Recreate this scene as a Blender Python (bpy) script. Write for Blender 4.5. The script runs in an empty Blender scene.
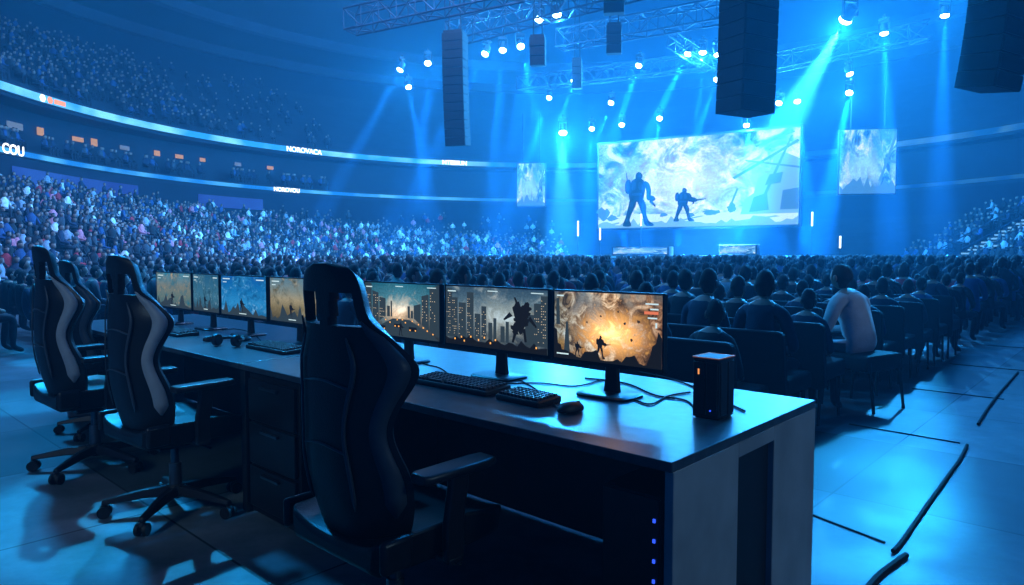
import bpy, bmesh, math, random
import numpy as np
from mathutils import Vector, Matrix, Quaternion
random.seed(7)
rng = random.Random(11)
S = bpy.context.scene
C = S.collection
try:
    S.view_settings.view_transform = 'Standard'
except Exception:
    pass
R = math.radians
# ------------------------------------------------------------------ camera
H = 1.30; FPX = 690.0; PITCH = math.atan(38.5/FPX)
cam = bpy.data.objects.new('camera', bpy.data.cameras.new('camera')); C.objects.link(cam)
cam.data.sensor_width = 36; cam.data.lens = FPX/1024*36; cam.data.clip_end = 500; cam.data.clip_start = .05
cam.location = (0, 0, H); cam.rotation_euler = (math.pi/2-PITCH, 0, 0)
S.camera = cam
FW = Vector((0, math.cos(PITCH), -math.sin(PITCH))); UP = Vector((0, math.sin(PITCH), math.cos(PITCH)))
def ray(px, py): return FW + Vector((1, 0, 0))*((px-512)/FPX) + UP*((292.5-py)/FPX)
def P(px, py, d): return Vector((0, 0, H)) + ray(px, py)*d
def at(px, py, z):
    r = ray(px, py); return Vector((0, 0, H)) + r*((z-H)/r.z)
# desk frame : u runs along the desk (away to the left), w across it (towards the stage)
A = Vector((.414, 1.758, 0)); ANG = -R(42.69)
DU = Vector((-math.cos(ANG), -math.sin(ANG), 0)); DW = Vector((-math.sin(ANG), math.cos(ANG), 0))
TOP = .76
def D(u, w, z=0): return A + DU*u + DW*w + Vector((0, 0, z))

# ------------------------------------------------------------------ node materials
def newmat(name):
    m = bpy.data.materials.new(name); m.use_nodes = True
    nt = m.node_tree; nt.nodes.clear()
    return m, nt
def ramp(nt, stops, interp='LINEAR'):
    n = nt.nodes.new('ShaderNodeValToRGB'); cr = n.color_ramp; cr.interpolation = interp
    while len(cr.elements) < len(stops): cr.elements.new(.5)
    for e, (p, c) in zip(cr.elements, stops):
        e.position = p; e.color = (c[0], c[1], c[2], 1) if len(c) == 3 else c
    return n
def mixc(nt, fac, a, b, mode='MIX'):
    n = nt.nodes.new('ShaderNodeMix'); n.data_type = 'RGBA'; n.blend_type = mode
    for key, v in ((0, fac), (6, a), (7, b)):
        if hasattr(v, 'is_linked') or hasattr(v, 'links'): nt.links.new(v, n.inputs[key])
        elif key == 0: n.inputs[0].default_value = v
        else: n.inputs[key].default_value = (*v, 1)
    return n.outputs[2]
def pm(name, col, rough=.5, metal=0., var=.25, scale=8., bump=0., emit=None, es=0., coat=0.):
    m, nt = newmat(name)
    o = nt.nodes.new('ShaderNodeOutputMaterial'); b = nt.nodes.new('ShaderNodeBsdfPrincipled')
    nt.links.new(b.outputs[0], o.inputs[0])
    tc = nt.nodes.new('ShaderNodeTexCoord'); nz = nt.nodes.new('ShaderNodeTexNoise')
    nz.inputs['Scale'].default_value = scale; nz.inputs['Detail'].default_value = 5
    nt.links.new(tc.outputs['Object'], nz.inputs['Vector'])
    r = ramp(nt, [(.3, [c*(1-var) for c in col]), (.7, [min(1, c*(1+var)) for c in col])])
    nt.links.new(nz.outputs[0], r.inputs[0]); nt.links.new(r.outputs[0], b.inputs['Base Color'])
    b.inputs['Roughness'].default_value = rough; b.inputs['Metallic'].default_value = metal
    if coat: b.inputs['Coat Weight'].default_value = coat
    if bump:
        bp = nt.nodes.new('ShaderNodeBump'); bp.inputs['Strength'].default_value = bump; bp.inputs['Distance'].default_value = .01
        nz2 = nt.nodes.new('ShaderNodeTexNoise'); nz2.inputs['Scale'].default_value = scale*12
        nt.links.new(tc.outputs['Object'], nz2.inputs['Vector']); nt.links.new(nz2.outputs[0], bp.inputs['Height'])
        nt.links.new(bp.outputs[0], b.inputs['Normal'])
    if emit:
        b.inputs['Emission Color'].default_value = (*emit, 1); b.inputs['Emission Strength'].default_value = es
    return m
def em(name, col, s=1.0):
    m, nt = newmat(name)
    o = nt.nodes.new('ShaderNodeOutputMaterial'); e = nt.nodes.new('ShaderNodeEmission')
    e.inputs[0].default_value = (*col, 1); e.inputs[1].default_value = s
    nt.links.new(e.outputs[0], o.inputs[0]); return m
def screen_mat(name, vr, smoke, sscale, lo, hi, ur=None, ufac=.5, strength=1., dist=1.2, seed=0., aspect=1.8, glow=None):
    """picture on a screen: vertical colour ramp, clouds of smoke, a tint across the width"""
    m, nt = newmat(name); L = nt.links
    o = nt.nodes.new('ShaderNodeOutputMaterial'); e = nt.nodes.new('ShaderNodeEmission'); L.new(e.outputs[0], o.inputs[0])
    e.inputs[1].default_value = strength
    uv = nt.nodes.new('ShaderNodeTexCoord'); sp = nt.nodes.new('ShaderNodeSeparateXYZ'); L.new(uv.outputs['UV'], sp.inputs[0])
    r1 = ramp(nt, vr); L.new(sp.outputs[1], r1.inputs[0])
    mp = nt.nodes.new('ShaderNodeMapping'); mp.inputs['Scale'].default_value = (aspect, 1, 1); mp.inputs['Location'].default_value = (seed, seed*.7, 0)
    L.new(uv.outputs['UV'], mp.inputs[0])
    n1 = nt.nodes.new('ShaderNodeTexNoise'); n1.inputs['Scale'].default_value = sscale; n1.inputs['Detail'].default_value = 10; n1.inputs['Roughness'].default_value = .62; n1.inputs['Distortion'].default_value = dist
    n2 = nt.nodes.new('ShaderNodeTexNoise'); n2.inputs['Scale'].default_value = sscale*.6; n2.inputs['Detail'].default_value = 6; n2.inputs['Distortion'].default_value = dist*.6
    L.new(mp.outputs[0], n1.inputs['Vector']); L.new(mp.outputs[0], n2.inputs['Vector'])
    r2 = ramp(nt, smoke); L.new(n1.outputs[0], r2.inputs[0])
    rf = ramp(nt, [(lo, (0, 0, 0)), (hi, (1, 1, 1))]); L.new(n2.outputs[0], rf.inputs[0])
    out = mixc(nt, rf.outputs[0], r1.outputs[0], r2.outputs[0])
    if ur:
        r3 = ramp(nt, ur); L.new(sp.outputs[0], r3.inputs[0])
        out = mixc(nt, ufac, out, r3.outputs[0], 'MULTIPLY')
    n3 = nt.nodes.new('ShaderNodeTexNoise'); n3.inputs['Scale'].default_value = sscale*9; n3.inputs['Detail'].default_value = 4
    L.new(mp.outputs[0], n3.inputs['Vector']); r4 = ramp(nt, [(.38, (.55, .55, .55)), (.62, (1.0, 1.0, 1.0))]); L.new(n3.outputs[0], r4.inputs[0])
    out = mixc(nt, .6, out, r4.outputs[0], 'MULTIPLY')
    if glow:   # bright fireball / sky opening with a ragged edge
        (gx, gy), gr, gc = glow
        ds = nt.nodes.new('ShaderNodeVectorMath'); ds.operation = 'DISTANCE'; ds.inputs[1].default_value = (gx, gy, 0); L.new(uv.outputs['UV'], ds.inputs[0])
        ad = nt.nodes.new('ShaderNodeMath'); ad.operation = 'MULTIPLY_ADD'; L.new(n1.outputs[0], ad.inputs[0]); ad.inputs[1].default_value = .9; L.new(ds.outputs['Value'], ad.inputs[2])
        r5 = ramp(nt, [(.36, gc), (.36+gr*.45, [c*.4*k for c, k in zip(gc, (1, .8, .55))]), (min(.99, .36+gr), (0, 0, 0))]); L.new(ad.outputs[0], r5.inputs[0])
        out = mixc(nt, 1., out, r5.outputs[0], 'ADD')
    L.new(out, e.inputs[0]); return m

# ------------------------------------------------------------------ mesh helpers
KIDS = {}
class MB:
    def __init__(s): s.bm = bmesh.new()
    def box(s, c, sz, rot=None):
        M = Matrix.Translation(c)
        if rot is not None: M = M @ (rot if isinstance(rot, Matrix) else Matrix.Rotation(rot, 4, 'Z'))
        M = M @ Matrix.Diagonal((sz[0], sz[1], sz[2], 1))
        bmesh.ops.create_cube(s.bm, size=1, matrix=M); return s
    def loft(s, rings, cap=True):
        vr = [[s.bm.verts.new(p) for p in r] for r in rings]; n = len(vr[0])
        for a, b in zip(vr, vr[1:]):
            for i in range(n): s.bm.faces.new((a[i], a[(i+1) % n], b[(i+1) % n], b[i]))
        if cap: s.bm.faces.new(vr[0][::-1]); s.bm.faces.new(vr[-1])
        return s
    def tube(s, pts, r, seg=8):
        pts = [Vector(p) for p in pts]; rings = []
        rr = r if isinstance(r, (list, tuple)) else [r]*len(pts)
        t0 = (pts[1]-pts[0]).normalized(); ref = Vector((0, 0, 1)) if abs(t0.z) < .9 else Vector((1, 0, 0))
        x = t0.cross(ref).normalized()
        for i, p in enumerate(pts):
            t = (pts[min(i+1, len(pts)-1)]-pts[max(i-1, 0)]).normalized()
            x = (x - t*x.dot(t)).normalized(); y = t.cross(x)
            rings.append([p + x*(rr[i]*math.cos(2*math.pi*k/seg)) + y*(rr[i]*math.sin(2*math.pi*k/seg)) for k in range(seg)])
        return s.loft(rings)
    def cyl(s, a, b, r0, r1=None, seg=14): return s.tube([a, b], [r0, r0 if r1 is None else r1], seg)
    def sph(s, c, sz, u=16, v=10):
        if not isinstance(sz, (tuple, list)): sz = (sz,)*3
        bmesh.ops.create_uvsphere(s.bm, u_segments=u, v_segments=v, radius=1, matrix=Matrix.Translation(c) @ Matrix.Diagonal((*sz, 1))); return s
    def poly(s, pts): s.bm.faces.new([s.bm.verts.new(p) for p in pts]); return s
    def build(s, name, mat, parent=None, bevel=0, solid=0, sub=0, fixn=True, bseg=2):
        bm = s.bm
        if fixn: bmesh.ops.recalc_face_normals(bm, faces=bm.faces)
        for f in bm.faces: f.smooth = True
        for e in bm.edges:
            if len(e.link_faces) == 2 and e.calc_face_angle(0) > .62: e.smooth = False
        me = bpy.data.meshes.new(name); bm.to_mesh(me); bm.free()
        me.materials.append(mat)
        o = bpy.data.objects.new(name, me); C.objects.link(o)
        if solid:
            md = o.modifiers.new('solid', 'SOLIDIFY'); md.thickness = abs(solid); md.offset = 1 if solid > 0 else -1
        if bevel:
            md = o.modifiers.new('bevel', 'BEVEL'); md.width = bevel; md.segments = bseg; md.limit_method = 'ANGLE'; md.angle_limit = .7
        if sub:
            md = o.modifiers.new('sub', 'SUBSURF'); md.levels = sub; md.render_levels = sub
        if parent is not None: o.parent = parent; KIDS.setdefault(parent.name, []).append(o)
        return o
def tag(o, label=None, cat=None, group=None, kind=None):
    if label: o['label'] = label
    if cat: o['category'] = cat
    if group: o['group'] = group
    if kind: o['kind'] = kind
    return o
def thing(name, label, cat, loc=(0, 0, 0), rz=0, group=None):
    o = bpy.data.objects.new(name, None); C.objects.link(o); o.empty_display_size = .1
    o.location = loc; o.rotation_euler = (0, 0, rz); return tag(o, label, cat, group)
def dup(o, loc=None, rz=None, label=None, group=None, parent=None):
    c = o.copy(); C.objects.link(c)
    if parent is not None: c.parent = parent; KIDS.setdefault(parent.name, []).append(c)
    if loc is not None: c.location = loc
    if rz is not None: c.rotation_euler = (0, 0, rz)
    if label: c['label'] = label
    if group: c['group'] = group
    for k in list(KIDS.get(o.name, [])): dup(k, parent=c)
    return c
def rrect(cx, cz, hw, hh, r, n=4):
    """rounded rectangle outline in a plane"""
    pts = []
    for qx, qz, a0 in ((1, 1, 0), (-1, 1, 90), (-1, -1, 180), (1, -1, 270)):
        for i in range(n+1):
            a = R(a0+90*i/n); pts.append((cx+qx*(hw-r)+r*math.cos(a), cz+qz*(hh-r)+r*math.sin(a)))
    return pts
def curve_at(tab, t):
    """smooth interpolation through control points"""
    n = len(tab)
    for i in range(n-1):
        if t <= tab[i+1][0]:
            (a, va), (b, vb) = tab[i], tab[i+1]; k = (t-a)/(b-a)
            def slope(j):
                if j <= 0: return (tab[1][1]-tab[0][1])/(tab[1][0]-tab[0][0])
                if j >= n-1: return (tab[-1][1]-tab[-2][1])/(tab[-1][0]-tab[-2][0])
                return (tab[j+1][1]-tab[j-1][1])/(tab[j+1][0]-tab[j-1][0])
            h = b-a; m0, m1 = slope(i)*h, slope(i+1)*h
            return (2*k**3-3*k*k+1)*va+(k**3-2*k*k+k)*m0+(-2*k**3+3*k*k)*vb+(k**3-k*k)*m1
    return tab[-1][1]
def look(o, loc, tgt):
    o.location = loc; o.rotation_mode = 'QUATERNION'
    o.rotation_quaternion = (Vector(tgt)-Vector(loc)).to_track_quat('-Z', 'Y')
def area(name, loc, tgt, power, col, size):
    l = bpy.data.lights.new(name, 'AREA'); l.energy = power; l.color = col; l.size = size
    o = bpy.data.objects.new(name, l); C.objects.link(o); look(o, loc, tgt); return o
def spot(name, loc, tgt, power, col, ang, blend=.4, rad=.1):
    l = bpy.data.lights.new(name, 'SPOT'); l.energy = power; l.color = col; l.spot_size = R(ang); l.spot_blend = blend; l.shadow_soft_size = rad
    o = bpy.data.objects.new(name, l); C.objects.link(o); look(o, loc, tgt); return o
def point(name, loc, power, col, rad=.1):
    l = bpy.data.lights.new(name, 'POINT'); l.energy = power; l.color = col; l.shadow_soft_size = rad
    o = bpy.data.objects.new(name, l); C.objects.link(o); o.location = loc; return o

# ------------------------------------------------------------------ materials
M = {}
M['leather'] = pm('black_leather', (.007, .008, .011), .42, var=.3, scale=14, bump=.15)
M['stripe'] = pm('pale_grey_leather', (.40, .42, .44), .5, var=.1, scale=20)
M['stripe_dark'] = pm('dark_grey_leather', (.06, .075, .09), .42, var=.1, scale=20)
M['plastic'] = pm('black_plastic', (.012, .013, .016), .36, var=.2, scale=20)
M['gloss'] = pm('gloss_black_plastic', (.010, .011, .014), .15, var=.2, scale=20)
M['dplastic'] = pm('matte_black_plastic', (.009, .010, .012), .55, var=.2, scale=20)
M['metal'] = pm('dark_metal', (.16, .17, .19), .32, .9, var=.15)
M['desktop'] = pm('grey_laminate', (.05, .066, .08), .30, var=.3, scale=22, bump=.03)
M['deskpanel'] = pm('pale_grey_laminate', (.30, .34, .36), .55, var=.18, scale=5, bump=.06)
M['deskdark'] = pm('dark_desk_panel', (.009, .010, .013), .55, var=.2)
M['key'] = pm('keycaps', (.022, .025, .03), .45, var=.2)
M['bluled'] = em('blue_led', (.03, .10, 1), 1.3)
M['warmled'] = em('warm_led', (1, .35, .10), 1.0)
M['copper'] = pm('copper_trim', (.75, .28, .12), .3, .8, emit=(1, .25, .08), es=.10)
M['seatfab'] = pm('black_seat_fabric', (.005, .006, .009), .8, var=.2, bump=.2)
M['truss'] = pm('truss_aluminium', (.025, .036, .06), .6, .3, var=.1)
M['spk'] = pm('speaker_black', (.005, .006, .008), .65, var=.3, scale=5)
M['grille'] = pm('speaker_grille', (.007, .008, .010), .6, .2, var=.3, scale=40)
M['lens'] = em('lamp_lens', (.55, .86, 1), 20)
M['rubber'] = pm('black_rubber', (.005, .005, .006), .8)
M['concrete'] = pm('stand_concrete', (.016, .021, .032), .85, var=.3, scale=.6)
M['wall'] = pm('dark_wall', (.008, .012, .026), .85, var=.3, scale=.3)
M['fascia'] = pm('fascia_dark', (.010, .015, .028), .7, var=.2, scale=.5)
M['roof'] = pm('roof_dark', (.003, .004, .009), .9, var=.3, scale=.2)
M['stage'] = pm('stage_black', (.012, .015, .022), .5, var=.2)
M['hair'] = pm('hair_dark', (.010, .008, .008), .75, var=.3, scale=30, bump=.3)
M['skin'] = pm('skin', (.34, .21, .16), .55, var=.1, scale=20)
M['trouser'] = pm('dark_trousers', (.012, .014, .022), .8, var=.2)
M['shoe'] = pm('shoes', (.015, .015, .017), .5)
SH = [('black', (.010, .011, .014)), ('navy', (.014, .024, .055)), ('grey', (.06, .065, .075)), ('blue', (.03, .08, .20)),
      ('pale', (.36, .40, .46)), ('maroon', (.55, .03, .045)), ('white', (.85, .82, .80)), ('pink', (.90, .26, .32))]
for n, c in SH: M['sh_'+n] = pm(n+'_shirt', c, .8, var=.15, scale=12, bump=.1)
M['sh_greywhite'] = pm('grey_white_shirt', (.55, .54, .53), .85, var=.2, scale=7, bump=.3)

# floor: dull concrete with faint large slabs
m, nt = newmat('arena_floor'); L = nt.links
o = nt.nodes.new('ShaderNodeOutputMaterial'); b = nt.nodes.new('ShaderNodeBsdfPrincipled'); L.new(b.outputs[0], o.inputs[0])
tc = nt.nodes.new('ShaderNodeTexCoord'); mp = nt.nodes.new('ShaderNodeMapping'); mp.inputs['Rotation'].default_value = (0, 0, -ANG)
L.new(tc.outputs['Object'], mp.inputs[0])
br = nt.nodes.new('ShaderNodeTexBrick'); br.inputs['Scale'].default_value = 1; br.inputs['Brick Width'].default_value = 1.22; br.inputs['Row Height'].default_value = 1.3
br.inputs['Mortar Size'].default_value = .006; br.offset = 0; br.inputs['Bias'].default_value = -.1
br.inputs['Color1'].default_value = (.06, .07, .08, 1); br.inputs['Color2'].default_value = (.20, .22, .24, 1); br.inputs['Mortar'].default_value = (.02, .02, .025, 1)
L.new(mp.outputs[0], br.inputs[0])
n1 = nt.nodes.new('ShaderNodeTexNoise'); n1.inputs['Scale'].default_value = 2.0; n1.inputs['Detail'].default_value = 10; n1.inputs['Roughness'].default_value = .7; L.new(tc.outputs['Object'], n1.inputs['Vector'])
rr = ramp(nt, [(.3, (.35, .35, .35)), (.7, (1.35, 1.35, 1.35))]); L.new(n1.outputs[0], rr.inputs[0])
L.new(mixc(nt, 1., br.outputs[0], rr.outputs[0], 'MULTIPLY'), b.inputs['Base Color'])
rr2 = ramp(nt, [(.3, (.42, .42, .42)), (.75, (.62, .62, .62))]); L.new(n1.outputs[0], rr2.inputs[0]); L.new(rr2.outputs[0], b.inputs['Roughness'])
M['floor'] = m

# ------------------------------------------------------------------ the setting
MB().box((5, 40, -.1), (120, 110, .2)).build('floor', M['floor'])['kind'] = 'structure'
CX, CY = 5.5, 40.0
def path():
    pts = []
    for i in range(12): pts.append(('L', 3+37*i/12))
    for i in range(61): pts.append(('A', math.pi*(1-i/60)))
    for i in range(1, 10): pts.append(('R', 40-30*i/9))
    return pts
PATH = path()
def pp(r, q):
    k, v = q
    if k == 'L': return (CX-r, v)
    if k == 'R': return (CX+r, v)
    return (CX+r*math.cos(v), CY+r*math.sin(v))
def sweep(prof, name, mat, pth=PATH, parent=None):
    mb = MB(); rows = []
    for q in pth: rows.append([mb.bm.verts.new((*pp(r, q), z)) for r, z in prof])
    for a, b_ in zip(rows, rows[1:]):
        for i in range(len(prof)-1): mb.bm.faces.new((a[i], b_[i], b_[i+1], a[i+1]))
    return mb.build(name, mat, parent)
NR = 16
def lowz(i): return .15+4.25*i/(NR-1)
prof = [(17.9, 0), (17.9, .5), (18.0, .5), (18.0, lowz(0))]
for i in range(NR):
    r = 18+.875*i
    if i: prof.append((r, lowz(i)))
    prof.append((r+.875, lowz(i)))
sweep(prof, 'lower_stand', M['concrete'])['kind'] = 'structure'
sweep([(32, 4.4), (32, 6.4), (32.9, 6.4), (32.9, 6.45)], 'wall_lower', M['wall'])['kind'] = 'structure'
sweep([(33.1, 6.4), (33.1, 7.2), (36, 7.2), (36, 10.2), (34, 10.2), (34, 11.1)], 'wall_middle', M['fascia'])['kind'] = 'structure'
prof = [(34, 11.1)]
for i in range(18):
    r = 34.2+.88*i; z = 11.1+.5*i
    prof += [(r, z), (r+.88, z)]
sweep(prof, 'upper_stand', M['concrete'])['kind'] = 'structure'
sweep([(50.1, 19.5), (50.1, 23.2)], 'wall_upper', M['wall'])['kind'] = 'structure'
mb = MB(); mb.poly([(*pp(50.5, q), 23.0) for q in PATH]); mb.build('ceiling', M['roof'])['kind'] = 'structure'
for i, (r, z) in enumerate(((44, 20.6), (38, 21.6))):
    sweep([(r, z), (r, z+.9), (r+.7, z+.9), (r+.7, z), (r, z)], 'trim_%d' % (i+1), M['fascia'])['kind'] = 'structure'

# ribbon boards
def ribbon_mat(name, c0, c1, s, sc=.18, fade=False):
    m, nt = newmat(name); L = nt.links
    o = nt.nodes.new('ShaderNodeOutputMaterial'); e = nt.nodes.new('ShaderNodeEmission'); L.new(e.outputs[0], o.inputs[0]); e.inputs[1].default_value = s
    tc = nt.nodes.new('ShaderNodeTexCoord'); n = nt.nodes.new('ShaderNodeTexNoise'); n.inputs['Scale'].default_value = sc; n.inputs['Detail'].default_value = 2
    L.new(tc.outputs['Object'], n.inputs['Vector']); r = ramp(nt, [(.4, c0), (.6, c1)]); L.new(n.outputs[0], r.inputs[0]); out = r.outputs[0]
    if fade:      # the boards run dimmer towards the stage end of the bowl
        sp = nt.nodes.new('ShaderNodeSeparateXYZ'); L.new(tc.outputs['Object'], sp.inputs[0])
        mr = nt.nodes.new('ShaderNodeMapRange'); mr.inputs[1].default_value = -9; mr.inputs[2].default_value = 1; L.new(sp.outputs[0], mr.inputs[0])
        rf = ramp(nt, [(0, (1, 1, 1)), (1, (.18, .2, .24))]); L.new(mr.outputs[0], rf.inputs[0]); out = mixc(nt, 1., out, rf.outputs[0], 'MULTIPLY')
    L.new(out, e.inputs[0]); return m
def ribbon(name, label, r, z0, z1, mat):
    t = thing(name, label, 'led board', (CX-r, 38, z0))
    o = sweep([(r, z0), (r, z1)], 'led_strip', mat); o.parent = t; o.location = -Vector(t.location); KIDS.setdefault(t.name, []).append(o)
    f = sweep([(r-.02, z1), (r-.02, z1+.08), (r+.08, z1+.08), (r+.08, z0-.08), (r-.02, z0-.08), (r-.02, z0), ], 'frame', M['fascia']); f.parent = t; f.location = -Vector(t.location)
    return t
rb1 = ribbon('ribbon_board', 'long glowing blue LED ribbon on the upper balcony front', 33.9, 10.45, 10.92, ribbon_mat('rib1', (.02, .30, .85), (.18, .68, 1), 1.45, .3, fade=True))
rb2 = ribbon('ribbon_board', 'lower and dimmer blue LED ribbon under the suite level', 33.0, 6.78, 7.08, ribbon_mat('rib2', (.01, .20, .75), (.08, .48, .95), 1.2, .3, fade=True))
M['white_e'] = em('white_led', (.85, .97, 1), 2.4); M['orange_e'] = em('orange_led', (1, .35, .18), 1.4)
def textmesh(body, size, mat, name):
    cu = bpy.data.curves.new('t', 'FONT'); cu.body = body; cu.size = size; cu.extrude = .01; cu.align_x = 'CENTER'; cu.align_y = 'CENTER'; cu.offset = .015
    to = bpy.data.objects.new('t', cu); C.objects.link(to)
    dg = bpy.context.evaluated_depsgraph_get(); me = bpy.data.meshes.new_from_object(to.evaluated_get(dg))
    bpy.data.objects.remove(to); o = bpy.data.objects.new(name, me); me.materials.clear(); me.materials.append(mat); C.objects.link(o); return o
def on_ring(px, r, z):
    """point on ring r seen at column px, with the yaw of the ring there"""
    for k in range(4000):
        Y = 15+k*.02
        x, y = (px-512)/FPX*Y, Y
        rr_ = CX-x if y < CY and x < CX else (x-CX if y < CY else math.hypot(x-CX, y-CY))
        if Y > 20 and rr_ >= r:
            if y < CY: n = Vector((1, 0)) if x < CX else Vector((-1, 0))
            else: n = Vector((CX-x, CY-y)).normalized()
            return Vector((x, y, z)), math.atan2(n.x, -n.y), n
    return Vector((0, 70, z)), 0, Vector((0, -1))
def ring_text(body, size, px, r, z, mat, parent, name='lettering'):
    p, yaw, n = on_ring(px, r, z)
    o = textmesh(body, size, mat, name); o.rotation_euler = (math.pi/2, 0, yaw)
    o.parent = parent; o.location = p + Vector((n.x, n.y, 0))*.08 - Vector(parent.location)
ring_text('COU', .76, 17, 33.0, 7.0, M['white_e'], rb2)
ring_text('NOROVACA', .62, 306, 33.9, 10.68, M['white_e'], rb1)
ring_text('NTESSUN', .62, 455, 33.9, 10.68, M['white_e'], rb1)
ring_text('NOROVOU', .50, 288, 33.0, 6.91, M['white_e'], rb2)
def ring_marks(px, r, z, h, widths, mat, parent, name='lettering'):
    p, yaw, n = on_ring(px, r, z); mb = MB(); x = -sum(widths)/2
    for i, w in enumerate(widths):
        mb.cyl((x+w*.5, -.01, 0), (x+w*.5, .01, 0), h*.5, None, 6) if i % 2 == 0 else mb.box((x+w*.45, 0, 0), (w*.85, .02, h*.6)); x += w
    o = mb.build(name, mat); o.rotation_euler = (0, 0, yaw); o.parent = parent
    o.location = p + Vector((n.x, n.y, 0))*.08 - Vector(parent.location)
ring_marks(62, 33.9, 10.68, .46, [.6, 1.1], M['orange_e'], rb1, 'orange_logo')
ring_marks(48, 33.9, 10.68, .48, [.6], M['white_e'], rb1, 'white_logo')
# blue LED banners on the wall over the lower crowd
M['banner_e'] = ribbon_mat('banner', (.02, .06, .42), (.03, .13, .65), .8)
for px0, px1, z0, z1, lb in ((16, 140, 4.95, 5.95, 'long violet blue LED banner above the crowd at far left'), (200, 264, 4.95, 5.85, 'short blue LED banner right of the longer banner over the crowd')):
    mb = MB(); prev = None
    for k in range(13):
        p, yaw, n = on_ring(px0+(px1-px0)*k/12, 31.9, 0); q = p+Vector((n.x, n.y, 0))*.06
        a, b_ = mb.bm.verts.new((q.x, q.y, z0)), mb.bm.verts.new((q.x, q.y, z1))
        if prev: mb.bm.faces.new((prev[0], a, b_, prev[1]))
        prev = (a, b_)
    tag(mb.build('led_banner', M['banner_e'], solid=.05), lb, 'led banner')
# lit suite windows
M['warm_e'] = em('warm_window', (1, .62, .32), .5); M['cool_e'] = em('cool_window', (.35, .6, 1), .35)
for i, (px, w, hh, cold) in enumerate(((20, 1.2, .4, 1), (45, .5, .5, 0), (82, .9, .3, 0), (98, .5, .5, 0), (128, .8, .3, 1), (160, .5, .4, 0), (182, .7, .3, 0), (205, .5, .3, 0), (240, .6, .3, 1), (272, .6, .3, 0))):
    p, yaw, n = on_ring(px, 35.9, 9.1)
    mb = MB(); mb.box((0, 0, 0), (w, .06, hh)); o = mb.build('suite_lamp', M['cool_e' if cold else 'warm_e'])
    o.location = p+Vector((n.x, n.y, 0))*.05; o.rotation_euler = (0, 0, yaw)
    tag(o, 'small %s lit panel in the suites between the two ribbon boards' % ('cool blue' if cold else 'warm orange'), 'lamp', 'lit suite panels %s' % ('cool' if cold else 'warm'))

# ------------------------------------------------------------------ people
def skinmesh(verts, edges, radii, root, sub=1):
    me = bpy.data.meshes.new('sk'); me.from_pydata(verts, edges, [])
    o = bpy.data.objects.new('sk', me); C.objects.link(o)
    md = o.modifiers.new('skin', 'SKIN'); md.use_smooth_shade = True
    for i, r in enumerate(radii):
        sv = me.skin_vertices[0].data[i]; sv.radius = r if isinstance(r, tuple) else (r, r); sv.use_root = (i == root)
    s2 = o.modifiers.new('sub', 'SUBSURF'); s2.levels = sub; s2.render_levels = sub
    dg = bpy.context.evaluated_depsgraph_get(); out = bpy.data.meshes.new_from_object(o.evaluated_get(dg))
    bpy.data.objects.remove(o); return out
def head_bm(bm, c, tilt=0, hi=False):
    r = bmesh.ops.create_uvsphere(bm, u_segments=20 if hi else 14, v_segments=16 if hi else 12, radius=1)
    M4 = Matrix.Translation(c) @ Matrix.Rotation(tilt, 4, 'Z')
    for v in r['verts']:
        x, y, z = v.co
        jaw = 1-.28*max(0, -z-.1); x2 = x*.070*jaw; y2 = y*.088*(1-.12*max(0, -z)); z2 = z*.110
        if y < 0 and z < -.2: y2 *= .72
        if y > .75 and abs(x) < .3:
            if -.35 < z < .05: y2 += .022*(1-abs(x)/.3)                # nose
            if -.55 < z < -.42: y2 += .006                            # lips
            if .1 < z < .3: y2 += .004                                # brow
        v.co = M4 @ Vector((x2, y2, z2))
    fs = set()
    for v in r['verts']: fs.update(v.link_faces)
    for sx in (-1, 1):
        e = bmesh.ops.create_uvsphere(bm, u_segments=8, v_segments=6, radius=1, matrix=M4 @ Matrix.Translation((sx*.075, -.005, -.01)) @ Matrix.Diagonal((.012, .022, .033, 1)))
        for v in e['verts']:
            for f in v.link_faces: f.material_index = 1; f.smooth = True
    return fs, M4
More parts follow.
